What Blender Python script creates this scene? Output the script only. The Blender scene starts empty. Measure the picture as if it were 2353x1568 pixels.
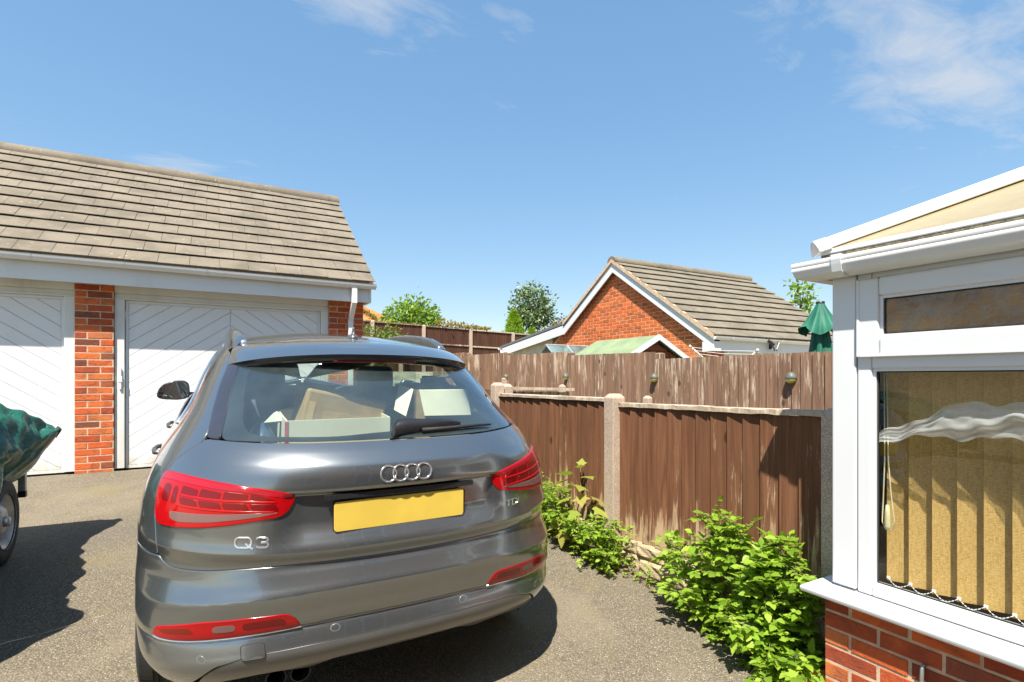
import bpy, bmesh, math, random
import numpy as np
from mathutils import Vector, Matrix, geometry
random.seed(7); np.random.seed(7)
R = math.radians
scene = bpy.context.scene
C = scene.collection

# ------------------------------------------------------------------ camera, sky, sun, exposure
EYE = 1.654
cam_d = bpy.data.cameras.new('camera'); cam = bpy.data.objects.new('camera', cam_d); C.objects.link(cam)
cam.location = (0, 0, EYE); cam.rotation_euler = (R(90), 0, R(-29.4))
cam_d.sensor_fit = 'HORIZONTAL'; cam_d.sensor_width = 36.0; cam_d.lens = 36.0*1208/2353
cam_d.shift_y = 84/2353; cam_d.clip_start = .05; cam_d.clip_end = 2000
scene.camera = cam

SUN_DIR = Vector((.468, .518, -1.16)).normalized()          # direction the light travels
sun_d = bpy.data.lights.new('sun', 'SUN'); sun = bpy.data.objects.new('sun', sun_d); C.objects.link(sun)
sun_d.energy = 3.4; sun_d.angle = R(.55); sun_d.color = (1.0, .945, .86)
sun.rotation_euler = SUN_DIR.to_track_quat('-Z', 'Y').to_euler()
sun.location = (-6, -6, 14)

world = bpy.data.worlds.new('World'); scene.world = world; world.use_nodes = True
wt = world.node_tree; wt.nodes.clear()
def wn(t, **k):
    n = wt.nodes.new(t)
    for a, b in k.items(): setattr(n, a, b)
    return n
sky = wn('ShaderNodeTexSky', sky_type='NISHITA', sun_disc=False, sun_elevation=math.asin(-SUN_DIR.z),
         sun_rotation=math.atan2(-SUN_DIR.x, -SUN_DIR.y), altitude=60, air_density=1.05, dust_density=.45, ozone_density=2.2)
tc = wn('ShaderNodeTexCoord'); sep = wn('ShaderNodeSeparateXYZ')
wt.links.new(tc.outputs['Generated'], sep.inputs[0])
def wmath(op, a, b=None, c=None, clamp=False):
    n = wn('ShaderNodeMath', operation=op, use_clamp=clamp)
    for i, q in enumerate((a, b, c)):
        if q is None: continue
        if isinstance(q, (int, float)): n.inputs[i].default_value = q
        else: wt.links.new(q, n.inputs[i])
    return n.outputs[0]
zz = wmath('MAXIMUM', sep.outputs['Z'], .04)
px_ = wmath('DIVIDE', sep.outputs['X'], zz); py_ = wmath('DIVIDE', sep.outputs['Y'], zz)
comb = wn('ShaderNodeCombineXYZ'); wt.links.new(px_, comb.inputs[0]); wt.links.new(py_, comb.inputs[1])
def wnoise(scale, detail, rough, dist, stretch=(1, 1, 1), rot=0, off=(0, 0, 0)):
    mp = wn('ShaderNodeMapping'); wt.links.new(comb.outputs[0], mp.inputs[0])
    mp.inputs['Scale'].default_value = stretch; mp.inputs['Rotation'].default_value = (0, 0, rot); mp.inputs['Location'].default_value = off
    n = wn('ShaderNodeTexNoise'); n.inputs['Scale'].default_value = scale; n.inputs['Detail'].default_value = detail
    n.inputs['Roughness'].default_value = rough; n.inputs['Distortion'].default_value = dist
    wt.links.new(mp.outputs[0], n.inputs[0]); return n.outputs[0]
def blob(cx, cy, rx, ry, rot=0.):
    dx = wmath('SUBTRACT', px_, cx); dy = wmath('SUBTRACT', py_, cy)
    c_, s_ = math.cos(rot), math.sin(rot)
    a = wmath('DIVIDE', wmath('ADD', wmath('MULTIPLY', dx, c_), wmath('MULTIPLY', dy, s_)), rx)
    b = wmath('DIVIDE', wmath('ADD', wmath('MULTIPLY', dx, -s_), wmath('MULTIPLY', dy, c_)), ry)
    r2 = wmath('ADD', wmath('MULTIPLY', a, a), wmath('MULTIPLY', b, b))
    return wmath('POWER', 2.718, wmath('MULTIPLY', r2, -1.))
n1 = wnoise(3.2, 9, .62, .5, (1.0, 1.7, 1), R(-30))
n2 = wnoise(.55, 3, .5, .2, (1, 1, 1), 0, (3.1, 1.7, 0))
CLOUDS = [(.30, 1.44, .30, .13, .1, .40), (2.40, .80, .75, .28, .0, .36), (1.75, .80, .50, .18, .1, .26), (-.16, 3.0, .34, .24, -.3, .36),
          (.68, 1.27, .12, .05, 0, .25), (-.45, 1.75, .16, .05, .2, .18), (1.9, .42, .5, .2, 0, .26)]
msum = None
for cx, cy, rx, ry, ro, wgt in CLOUDS:
    b = wmath('MULTIPLY', blob(cx, cy, rx, ry, ro), wgt)
    msum = b if msum is None else wmath('ADD', msum, b)
rest = wmath('MULTIPLY', wmath('SUBTRACT', n2, .56, clamp=True), .5)
thr = wmath('ADD', wmath('ADD', n1, msum), rest)
dens = wmath('MULTIPLY', wmath('SUBTRACT', thr, .69, clamp=True), 2.6, clamp=True)
horiz = wmath('MULTIPLY', wmath('SUBTRACT', sep.outputs['Z'], .03, clamp=True), 6, clamp=True)
fac = wmath('MULTIPLY', wmath('MULTIPLY', dens, .66), horiz)
hsv = wn('ShaderNodeHueSaturation'); hsv.inputs['Saturation'].default_value = 1.78; hsv.inputs['Value'].default_value = 1.0
gam = wn('ShaderNodeGamma'); gam.inputs[1].default_value = .46; wt.links.new(sky.outputs[0], gam.inputs[0]); wt.links.new(gam.outputs[0], hsv.inputs['Color'])
mixc = wn('ShaderNodeMix', data_type='RGBA'); wt.links.new(fac, mixc.inputs[0]); wt.links.new(hsv.outputs[0], mixc.inputs[6])
mixc.inputs[7].default_value = (1.75, 1.80, 1.86, 1)
bg = wn('ShaderNodeBackground'); bg.inputs[1].default_value = .15
wo = wn('ShaderNodeOutputWorld'); wt.links.new(mixc.outputs[2], bg.inputs[0]); wt.links.new(bg.outputs[0], wo.inputs[0])

scene.view_settings.view_transform = 'Standard'; scene.view_settings.look = 'None'
scene.view_settings.gamma = 1.0; scene.view_settings.use_curve_mapping = False
scene.view_settings.exposure = 1.55
scene.render.engine = 'CYCLES'
scene.cycles.max_bounces = 8; scene.cycles.transparent_max_bounces = 16; scene.cycles.use_denoising = True
scene.cycles.caustics_reflective = False; scene.cycles.caustics_refractive = False

# ------------------------------------------------------------------ helpers
ROOTM = {}
def thing(name, label, cat, loc=(0, 0, 0), rot=(0, 0, 0), group=None, kind=None):
    o = bpy.data.objects.new(name, None); C.objects.link(o)
    o.empty_display_size = .1
    M = Matrix.Translation(loc) @ (rot if isinstance(rot, Matrix) else Matrix.Rotation(rot[2], 4, 'Z'))
    o.matrix_world = M; ROOTM[o.name] = M
    o['label'] = label; o['category'] = cat
    if group: o['group'] = group
    if kind: o['kind'] = kind
    return o
def rootm(p): return ROOTM.get(p.name, Matrix()) if p else Matrix()
def make_mesh(name, verts, faces, mat=None, smooth=False, normals=None):
    me = bpy.data.meshes.new(name); me.from_pydata([tuple(v) for v in verts], [], faces)
    if mat: me.materials.append(mat)
    if smooth: me.polygons.foreach_set('use_smooth', [True]*len(me.polygons))
    me.update()
    if normals is not None: me.normals_split_custom_set_from_vertices([tuple(n) for n in normals])
    return me
def link(name, me, parent=None, M=None):
    o = bpy.data.objects.new(name, me); C.objects.link(o)
    if parent is not None:
        o.parent = parent; ROOTM[o.name] = rootm(parent)
    if M is not None: o.matrix_local = M
    return o
def piece(name, me, parent, M):
    """an instance of a shared mesh at world matrix M, as a child of parent"""
    o = bpy.data.objects.new(name, me); C.objects.link(o); o.parent = parent
    o.matrix_local = rootm(parent).inverted() @ M
    return o
class MB:
    def __init__(s): s.v = []; s.f = []
    def add(s, vs, fs):
        b = len(s.v); s.v += [Vector(v) for v in vs]; s.f += [[i+b for i in f] for f in fs]; return s
    def box(s, x0, x1, y0, y1, z0, z1):
        return s.hexa([(x0, y0, z0), (x1, y0, z0), (x1, y1, z0), (x0, y1, z0), (x0, y0, z1), (x1, y0, z1), (x1, y1, z1), (x0, y1, z1)])
    def hexa(s, p):
        return s.add(p, [(3, 2, 1, 0), (4, 5, 6, 7), (0, 1, 5, 4), (1, 2, 6, 5), (2, 3, 7, 6), (3, 0, 4, 7)])
    def obox(s, M, sx, sy, sz):
        return s.hexa([M @ Vector((a*sx/2, b*sy/2, c*sz/2)) for c in (-1, 1) for a, b in ((-1, -1), (1, -1), (1, 1), (-1, 1))])
    def prism(s, poly, ext):
        n = len(poly); ext = Vector(ext); a = [Vector(p) for p in poly]
        return s.add(a+[p+ext for p in a], [list(range(n))[::-1], list(range(n, 2*n))]+[(i, (i+1) % n, n+(i+1) % n, n+i) for i in range(n)])
    def tube(s, pts, r, n=8, caps=True):
        pts = [Vector(p) for p in pts]; rs = r if isinstance(r, (list, tuple)) else [r]*len(pts)
        base = len(s.v); up = None
        for i, p in enumerate(pts):
            t = (pts[min(i+1, len(pts)-1)]-pts[max(i-1, 0)]).normalized()
            if up is None: up = Vector((0, 0, 1)) if abs(t.z) < .9 else Vector((1, 0, 0))
            a = t.cross(up).normalized(); b = a.cross(t).normalized(); up = b
            for k in range(n):
                q = 2*math.pi*k/n; s.v.append(p+(a*math.cos(q)+b*math.sin(q))*rs[i])
        for i in range(len(pts)-1):
            for k in range(n):
                s.f.append([base+i*n+k, base+i*n+(k+1) % n, base+(i+1)*n+(k+1) % n, base+(i+1)*n+k])
        if caps:
            s.f.append([base+k for k in range(n)][::-1]); s.f.append([base+(len(pts)-1)*n+k for k in range(n)])
        return s
    def lathe(s, prof, M=Matrix(), n=24, closed=False):
        """prof: (radius, height) pairs about local Z"""
        base = len(s.v); m = len(prof)
        for k in range(n):
            q = 2*math.pi*k/n
            for r, h in prof: s.v.append(M @ Vector((r*math.cos(q), r*math.sin(q), h)))
        for k in range(n):
            for i in range(m if closed else m-1):
                j = (i+1) % m
                s.f.append([base+k*m+i, base+((k+1) % n)*m+i, base+((k+1) % n)*m+j, base+k*m+j])
        return s
    def grid(s, fn, nu, nv):
        b = len(s.v)
        for j in range(nv+1):
            for i in range(nu+1): s.v.append(Vector(fn(i/nu, j/nv)))
        for j in range(nv):
            for i in range(nu):
                a = b+j*(nu+1)+i; s.f.append([a, a+1, a+nu+2, a+nu+1])
        return s
    def mesh(s, name, mat, parent=None, smooth=False, local=False):
        M = Matrix() if local else rootm(parent).inverted()
        return make_mesh(name, [M @ v for v in s.v], s.f, mat, smooth)
    def obj(s, name, mat, parent=None, smooth=False, local=False, bevel=0., seg=2, solid=0., auto=None):
        o = link(name, s.mesh(name, mat, parent, smooth or auto is not None, local), parent)
        if solid:
            m = o.modifiers.new('thick', 'SOLIDIFY'); m.thickness = solid; m.offset = 0
        if bevel:
            m = o.modifiers.new('edge', 'BEVEL'); m.width = bevel; m.segments = seg; m.limit_method = 'ANGLE'; m.angle_limit = R(35)
            m.harden_normals = False
        if auto is not None:
            bm = bmesh.new(); bm.from_mesh(o.data)
            bm.normal_update()
            for e in bm.edges:
                if len(e.link_faces) == 2 and e.calc_face_angle(0) > R(auto): e.smooth = False
            bm.to_mesh(o.data); bm.free()
        return o
def tag(o, label, cat=None, group=None, kind=None):
    if label: o['label'] = label
    if cat: o['category'] = cat
    if group: o['group'] = group
    if kind: o['kind'] = kind
    return o

# ------------------------------------------------------------------ materials
class NG:
    def __init__(s, name):
        s.m = bpy.data.materials.new(name); s.m.use_nodes = True; s.t = s.m.node_tree; s.t.nodes.clear()
        s.out = s.n('ShaderNodeOutputMaterial')
    def n(s, t, **k):
        x = s.t.nodes.new(t)
        for a, b in k.items(): setattr(x, a, b)
        return x
    def put(s, sock, val):
        if hasattr(val, 'links'): s.t.links.new(val, sock)
        elif isinstance(val, (tuple, list)) and len(val) == 3 and sock.type == 'RGBA': sock.default_value = (*val, 1)
        else: sock.default_value = val
    def math(s, op, a, b=None, c=None, clamp=False):
        x = s.n('ShaderNodeMath', operation=op, use_clamp=clamp)
        for i, q in enumerate((a, b, c)):
            if q is not None: s.put(x.inputs[i], q)
        return x.outputs[0]
    def noise(s, scale, detail=4, rough=.55, vec=None, stretch=None, dist=0., dim=None, w=None, out=0):
        x = s.n('ShaderNodeTexNoise')
        if w is not None: x.noise_dimensions = '4D'; s.put(x.inputs['W'], w)
        x.inputs['Scale'].default_value = scale; x.inputs['Detail'].default_value = detail; x.inputs['Roughness'].default_value = rough; x.inputs['Distortion'].default_value = dist
        v = vec if vec is not None else s.coord('Object')
        if stretch: v = s.mapping(v, stretch)
        s.t.links.new(v, x.inputs['Vector']); return x.outputs[out]
    def coord(s, k): return s.n('ShaderNodeTexCoord').outputs[k]
    def pos(s): return s.n('ShaderNodeNewGeometry').outputs['Position']
    def rnd(s): return s.n('ShaderNodeObjectInfo').outputs['Random']
    def island(s): return s.n('ShaderNodeNewGeometry').outputs['Random Per Island']
    def mapping(s, v, scale=(1, 1, 1), loc=(0, 0, 0), rot=(0, 0, 0)):
        x = s.n('ShaderNodeMapping'); s.t.links.new(v, x.inputs[0])
        s.put(x.inputs['Location'], loc); x.inputs['Scale'].default_value = scale; x.inputs['Rotation'].default_value = rot; return x.outputs[0]
    def vadd(s, a, b):
        x = s.n('ShaderNodeVectorMath', operation='ADD'); s.t.links.new(a, x.inputs[0]); s.put(x.inputs[1], b); return x.outputs[0]
    def ramp(s, fac, stops, interp='LINEAR'):
        x = s.n('ShaderNodeValToRGB'); x.color_ramp.interpolation = interp
        e = x.color_ramp.elements
        while len(e) < len(stops): e.new(.5)
        for q, (p, c) in zip(e, stops):
            q.position = p; q.color = (*c, 1) if not isinstance(c, (int, float)) else (c, c, c, 1)
        s.put(x.inputs[0], fac); return x.outputs[0]
    def step(s, fac, a, b):
        x = s.n('ShaderNodeMapRange', interpolation_type='SMOOTHSTEP'); s.put(x.inputs[0], fac); x.inputs[1].default_value = a; x.inputs[2].default_value = b; return x.outputs[0]
    def mix(s, f, a, b, blend='MIX'):
        x = s.n('ShaderNodeMix', data_type='RGBA', blend_type=blend); s.put(x.inputs[0], f); s.put(x.inputs[6], a); s.put(x.inputs[7], b); return x.outputs[2]
    def bump(s, h, strength=.3, dist=.01, normal=None):
        x = s.n('ShaderNodeBump'); x.inputs['Strength'].default_value = strength; x.inputs['Distance'].default_value = dist; s.put(x.inputs['Height'], h)
        if normal is not None: s.t.links.new(normal, x.inputs['Normal'])
        return x.outputs[0]
    def bsdf(s, color, rough=.6, metal=0., normal=None, coat=0., coat_rough=.03, spec=.5, trans=0., sheen=0., alpha=None):
        x = s.n('ShaderNodeBsdfPrincipled')
        s.put(x.inputs['Base Color'], color); s.put(x.inputs['Roughness'], rough); s.put(x.inputs['Metallic'], metal)
        s.put(x.inputs['Coat Weight'], coat); x.inputs['Coat Roughness'].default_value = coat_rough; x.inputs['Specular IOR Level'].default_value = spec
        if normal is not None: s.t.links.new(normal, x.inputs['Normal'])
        if alpha is not None: s.put(x.inputs['Alpha'], alpha)
        return x.outputs[0]
    def end(s, sh): s.t.links.new(sh, s.out.inputs[0]); return s.m
def plain(name, col, rough=.5, metal=0., var=.12, scale=9., bump=0., bscale=60., coat=0., spec=.5, world=False):
    """a colour with soft mottling and, if asked, fine relief"""
    g = NG(name); v = g.pos() if world else g.coord('Object')
    nz = g.noise(scale, 5, .6, v)
    c = g.mix(g.step(nz, .3, .75), tuple(x*(1-var) for x in col), tuple(min(1, x*(1+var)) for x in col))
    nr = g.bump(g.noise(bscale, 3, .6, v), bump, .004) if bump else None
    return g.end(g.bsdf(c, rough, metal, nr, coat, spec=spec))
M = {}
def brick_mat(name, stops, seed=0.):
    g = NG(name); r = g.rnd(); v = g.vadd(g.coord('Object'), g.n('ShaderNodeObjectInfo').outputs['Location'])
    base = g.ramp(r, stops)
    nz = g.noise(7, 5, .65, v, dist=.6)
    c = g.mix(g.step(nz, .42, .72), base, g.mix(.55, base, (.11, .045, .035)))
    c = g.mix(g.step(g.noise(16, 4, .6, v), .58, .75), c, g.mix(.5, base, (.50, .19, .08)))
    crease = g.noise(14, 5, .7, v, (1, 1, 2.6), dist=1.4)
    nr = g.bump(g.noise(70, 4, .7, v), .35, .004, g.bump(g.step(crease, .45, .62), .35, .006))
    return g.end(g.bsdf(c, .85, 0, nr, spec=.25))
M['brick'] = brick_mat('brick', [(0, (.30, .060, .027)), (.2, (.55, .108, .032)), (.45, (.66, .145, .040)), (.7, (.60, .185, .062)), (.88, (.26, .068, .040)), (.94, (.13, .04, .028)), (1, (.60, .20, .075))])
M['brick_sand'] = brick_mat('brick_sand', [(0, (.40, .105, .034)), (.25, (.60, .145, .042)), (.6, (.68, .165, .047)), (.85, (.43, .125, .045)), (1, (.66, .195, .065))])
M['mortar'] = plain('mortar', (.58, .42, .29), .95, var=.2, scale=20, bump=.5, bscale=180, spec=.1, world=True)
M['mortar_sand'] = plain('mortar_sand', (.70, .36, .19), .95, var=.15, scale=20, bump=.4, bscale=180, spec=.1, world=True)
def tile_mat(name, a, b):
    g = NG(name); r = g.rnd(); p = g.pos()
    c = g.mix(r, a, b)
    c = g.mix(g.step(g.noise(2.2, 5, .6, p, dist=.4), .40, .70), c, g.mix(.4, c, (.06, .056, .044)))
    c = g.mix(g.math('MULTIPLY', g.step(g.noise(26, 4, .65, p), .50, .75), .5), c, tuple(x*.62 for x in a))
    v = g.n('ShaderNodeTexVoronoi'); v.inputs['Scale'].default_value = 15; g.t.links.new(p, v.inputs['Vector'])
    spot = g.math('MULTIPLY', g.math('LESS_THAN', v.outputs['Distance'], .19), g.step(g.noise(3.5, 3, .5, p), .5, .62))
    c = g.mix(g.math('MULTIPLY', spot, .75), c, (.36, .34, .27))
    nr = g.bump(g.noise(110, 3, .7, p), .45, .004)
    return g.end(g.bsdf(c, .95, 0, nr, spec=.12))
M['tile'] = tile_mat('concrete_tile', (.205, .172, .128), (.230, .195, .148))
M['tile2'] = tile_mat('concrete_tile_far', (.20, .172, .125), (.225, .195, .145))
def white_pvc(name, col=(.685, .70, .705), rough=.28, dirt=.12, tint=(.52, .50, .40)):
    g = NG(name); p = g.pos()
    c = g.mix(g.math('MULTIPLY', g.step(g.noise(2.3, 5, .65, p, (1, 1, .35)), .5, .8), dirt), col, tint)
    c = g.mix(g.math('MULTIPLY', g.step(g.noise(38, 3, .7, p), .66, .78), dirt), c, (.3, .27, .2))
    return g.end(g.bsdf(c, rough, 0, g.bump(g.noise(6, 2, .5, p), .04, .01)))
M['pvc'] = white_pvc('white_pvc')
M['pvc_old'] = white_pvc('white_pvc_weathered', (.74, .74, .725), .38, .4)
g = NG('white_door_paint'); p = g.pos(); sp_ = g.n('ShaderNodeSeparateXYZ'); g.t.links.new(p, sp_.inputs[0])
c = g.mix(g.math('MULTIPLY', g.step(g.noise(2.3, 5, .65, p, (1, 1, .35)), .5, .8), .28), (.75, .755, .75), (.60, .55, .42))
splash = g.math('ADD', g.math('MULTIPLY', g.step(sp_.outputs[2], 1.05, .60), .55), g.math('SUBTRACT', g.noise(9, 6, .7, p, (1, 1, .6)), .5))     # rain splash dirt low on the boards
c = g.mix(g.math('MULTIPLY', g.step(splash, .30, .62), .55), c, (.46, .40, .30))
c = g.mix(g.math('MULTIPLY', g.step(g.noise(38, 3, .7, p), .66, .78), .25), c, (.3, .27, .2))
M['white_paint'] = g.end(g.bsdf(c, .42, 0, g.bump(g.noise(6, 2, .5, p), .05, .01)))
M['white_timber'] = white_pvc('white_timber', (.70, .70, .66), .5, .6, (.45, .38, .28))
M['groove'] = plain('door_backing', (.74, .74, .74), .7)
M['dark'] = plain('dark_gap', (.012, .012, .012), .9)
M['black_plastic'] = plain('black_plastic', (.018, .018, .02), .38, var=.1)
M['rubber'] = plain('rubber', (.022, .022, .022), .75, bump=.2)
M['galv'] = plain('galvanised', (.42, .44, .45), .45, .8)
M['lead'] = plain('grey_felt', (.13, .14, .15), .8, bump=.3)
def fence_mat(name, dark, mid, pale, pale_amt, base_fade, zlo, zhi):
    g = NG(name); r = g.rnd(); oi = g.n('ShaderNodeObjectInfo')
    off = g.n('ShaderNodeCombineXYZ'); g.put(off.inputs[0], g.math('MULTIPLY', r, 57.)); g.put(off.inputs[1], g.math('MULTIPLY', r, 31.)); g.put(off.inputs[2], g.math('MULTIPLY', r, 13.))
    v = g.vadd(g.coord('Object'), off.outputs[0])
    grain = g.noise(30, 6, .65, v, (1, 1, .05), dist=.5)
    c = g.mix(g.step(grain, .32, .68), dark, mid)
    c = g.mix(g.math('MULTIPLY', r, .62), c, tuple(x*.50 for x in mid))
    sp = g.n('ShaderNodeSeparateXYZ'); g.t.links.new(g.pos(), sp.inputs[0])
    low = g.math('SUBTRACT', 1., g.step(sp.outputs[2], zlo, zhi))
    streak = g.noise(38, 8, .72, v, (1, 1, .07), dist=.3)
    blot = g.noise(3.2, 3, .6, v, (1, 1, .5)); rb = g.math('MULTIPLY', g.math('SUBTRACT', g.math('FRACT', g.math('MULTIPLY', r, 7.31)), .5), .13)
    amt = g.math('ADD', g.math('ADD', g.math('ADD', streak, rb), g.math('MULTIPLY', low, base_fade)), g.math('MULTIPLY', g.math('SUBTRACT', blot, .5), .45))
    c = g.mix(g.math('MULTIPLY', g.step(amt, .70-pale_amt, .86-pale_amt), .8), c, pale)
    kn = g.n('ShaderNodeTexVoronoi'); kn.inputs['Scale'].default_value = 3.1; g.t.links.new(g.mapping(v, (1.6, 1.6, .8)), kn.inputs['Vector'])
    knot = g.math('SUBTRACT', 1., g.step(kn.outputs['Distance'], .05, .12))
    c = g.mix(g.math('MULTIPLY', knot, .8), c, tuple(x*.35 for x in dark))
    nr = g.bump(grain, .35, .006)
    return g.end(g.bsdf(c, .85, 0, nr, spec=.2))
M['fence_brown'] = fence_mat('stained_fence_wood', (.120, .050, .025), (.235, .106, .052), (.56, .40, .24), .065, .30, .46, .95)
M['fence_weathered'] = fence_mat('weathered_fence_wood', (.155, .088, .055), (.30, .180, .117), (.62, .50, .375), .20, -.05, 1.5, 2.1)
M['fence_far'] = fence_mat('far_fence_wood', (.080, .035, .021), (.125, .058, .035), (.24, .15, .09), -.06, 0, 0, 1)
M['rail_wood'] = fence_mat('bleached_rail_wood', (.42, .32, .22), (.52, .42, .30), (.62, .53, .40), .2, 0, 0, 1)
def concrete(name, col):
    g = NG(name); p = g.pos()
    c = g.mix(g.step(g.noise(5, 5, .6, p), .3, .7), tuple(x*.85 for x in col), col)
    v = g.noise(150, 2, .6, p)
    c = g.mix(g.step(v, .56, .66), c, tuple(x*.5 for x in col)); c = g.mix(g.step(v, .44, .36), c, tuple(min(1, x*1.35) for x in col))
    return g.end(g.bsdf(c, .95, 0, g.bump(v, .5, .004), spec=.1))
M['concrete'] = concrete('aggregate_concrete', (.48, .375, .285))
M['stone'] = concrete('rock_faced_concrete', (.46, .36, .225))
# tarmac: pale old macadam with visible chippings
g = NG('tarmac'); p = g.pos()
vor = g.n('ShaderNodeTexVoronoi'); vor.inputs['Scale'].default_value = 130; g.t.links.new(p, vor.inputs['Vector'])
vc = g.n('ShaderNodeSeparateColor'); g.t.links.new(vor.outputs['Color'], vc.inputs[0])
chip = g.ramp(vc.outputs[0], [(0, (.140, .116, .080)), (.3, (.195, .163, .112)), (.7, (.240, .201, .140)), (.92, (.29, .248, .18)), (1, (.42, .38, .30))])
c = g.mix(g.step(vor.outputs['Distance'], .30, .70), chip, (.115, .098, .072))
c = g.mix(g.math('MULTIPLY', g.step(g.noise(1.1, 6, .62, p, dist=.4), .45, .72), .55), c, (.250, .208, .142))
c = g.mix(g.math('MULTIPLY', g.step(g.noise(.7, 5, .6, g.vadd(p, (7., 3., 0.))), .50, .72), .55), c, (.120, .112, .096))
c = g.mix(g.math('MULTIPLY', g.step(g.noise(1.6, 6, .7, g.vadd(p, (2., 9., 0.))), .54, .72), .55), c, (.195, .160, .068))
c = g.mix(g.math('MULTIPLY', g.step(g.noise(6, 6, .75, g.vadd(p, (5., 1., 0.))), .60, .74), .45), c, (.085, .076, .062))
hh = g.math('ADD', g.math('MULTIPLY', vor.outputs['Distance'], -.6), g.noise(40, 3, .6, p))
M['tarmac'] = g.end(g.bsdf(c, .92, 0, g.bump(hh, 1.0, .006), spec=.2))
M['seam'] = plain('tarmac_seam', (.55, .47, .34), .95, var=.2, scale=30, world=True)
M['soil'] = plain('soil', (.16, .12, .08), .95, var=.4, scale=12, bump=.7, bscale=50, world=True)
M['grass'] = plain('garden_ground', (.27, .245, .17), .95, var=.4, scale=3, bump=.6, bscale=80, world=True)
def leaf_mat(name, stops, rough=.45, trans=.35, tc_=1.25, island=True):
    g = NG(name); r = g.island() if island else g.rnd()
    c = g.ramp(r, stops)
    c = g.mix(g.math('MULTIPLY', g.step(g.noise(40, 3, .6), .5, .8), .25), c, (.05, .09, .015))
    b = g.bsdf(c, rough, 0, None, spec=.35)
    t = g.n('ShaderNodeBsdfTranslucent'); g.put(t.inputs[0], g.mix(.65, c, (.32, .46, .03)))
    m = g.n('ShaderNodeMixShader'); m.inputs[0].default_value = trans; g.t.links.new(b, m.inputs[1]); g.t.links.new(t.outputs[0], m.inputs[2])
    return g.end(m.outputs[0])
def glass_mat(name, tint, ior=1.5, rough=0., haze=0., refl=1.):
    g = NG(name)
    tr = g.n('ShaderNodeBsdfTransparent'); g.put(tr.inputs[0], tint)
    gl = g.n('ShaderNodeBsdfGlossy'); gl.inputs['Roughness'].default_value = rough; gl.inputs['Color'].default_value = (1, 1, 1, 1)
    fr = g.n('ShaderNodeFresnel'); fr.inputs[0].default_value = ior
    m = g.n('ShaderNodeMixShader'); g.put(m.inputs[0], g.math('MULTIPLY', fr.outputs[0], refl, clamp=True)); g.t.links.new(tr.outputs[0], m.inputs[1]); g.t.links.new(gl.outputs[0], m.inputs[2])
    sh = m.outputs[0]
    if haze:
        d = g.n('ShaderNodeBsdfDiffuse'); d.inputs[0].default_value = (.42, .58, .60, 1)  # pale teal veil mixed in to lighten the glass, a painted haze
        m2 = g.n('ShaderNodeMixShader'); g.put(m2.inputs[0], g.math('MULTIPLY', g.step(g.noise(2.5, 3, .6), .1, .9), haze)); g.t.links.new(sh, m2.inputs[1]); g.t.links.new(d.outputs[0], m2.inputs[2]); sh = m2.outputs[0]
    return g.end(sh)

# ------------------------------------------------------------------ ground
SL = .085
def GZ(y):
    if y < -2: return -2*SL
    if y < 7.25: return y*SL
    if y < 14: return 7.25*SL
    if y < 17.5: return 7.25*SL+(y-14)/3.5*1.25
    return 7.25*SL+1.25
ys = [-150, -40, -12, -2, 0, 2, 4, 6, 7.25, 10, 14, 15, 16, 17, 17.5, 30, 60, 150]; xs = [-150, -40, -12, -6, -3, 0, 3, 6, 12, 20, 40, 150]
mb = MB(); mb.v = [Vector((x, y, GZ(y)-.012)) for y in ys for x in xs]
mb.f = [[j*len(xs)+i, j*len(xs)+i+1, (j+1)*len(xs)+i+1, (j+1)*len(xs)+i] for j in range(len(ys)-1) for i in range(len(xs)-1)]
ground = tag(mb.obj('ground', M['grass']), None, kind='structure')
# driveway: slightly uneven macadam sheet, ragged along the fence
def drive_edge(y):
    e = np.interp(y, [-12, 1.0, 1.6, 2.1, 2.6, 3.1, 3.6, 5, 7.25], [2.75, 2.72, 2.60, 2.56, 2.60, 2.56, 2.58, 2.6, 2.6])
    return e+.018*math.sin(y*23)+.012*math.sin(y*51+1)
dy_ = list(np.linspace(-12, 0, 13))+list(np.linspace(.15, 7.24, 72))
mb = MB()
for y in dy_:
    e = drive_edge(y)
    for i in range(31):
        x = -9+(e+9)*i/30
        mb.v.append(Vector((x, y, GZ(y)+.004*math.sin(x*2.1+y)*math.sin(y*1.7))))
n_ = 31
mb.f = [[j*n_+i, j*n_+i+1, (j+1)*n_+i+1, (j+1)*n_+i] for j in range(len(dy_)-1) for i in range(n_-1)]
drive = tag(mb.obj('driveway', M['tarmac'], smooth=True), None, kind='structure')
mb = MB()    # pale seam where two laid strips of macadam meet
def dz_(x, y): return GZ(y)+.004*math.sin(x*2.1+y)*math.sin(y*1.7)+.0022
for k in range(61):
    t = k/60; x = -2.8+t*2.25; y = 3.00+t*.70+.008*math.sin(t*47); w_ = .007*(1-t**6)+.001
    mb.v += [Vector((x, y-w_-.003*math.sin(t*90), dz_(x, y))), Vector((x, y+w_+.003*math.sin(t*70), dz_(x, y)))]
mb.f = [[2*i, 2*i+2, 2*i+3, 2*i+1] for i in range(60)]
tag(mb.obj('tarmac_seam', M['seam']), None, kind='structure')
mb = MB()    # strip of soil and grit under the fence
for k in range(60):
    y = .9+k*.07
    for q in range(4):
        x = drive_edge(y)-.02+q*.06; mb.v.append(Vector((x, y, GZ(y)-.006+.022*q/3+.012*random.random())))
mb.f = [[i*4+q, i*4+q+1, i*4+q+5, i*4+q+4] for i in range(59) for q in range(3)]
tag(mb.obj('soil_strip', M['soil']), None, kind='structure')

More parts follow.
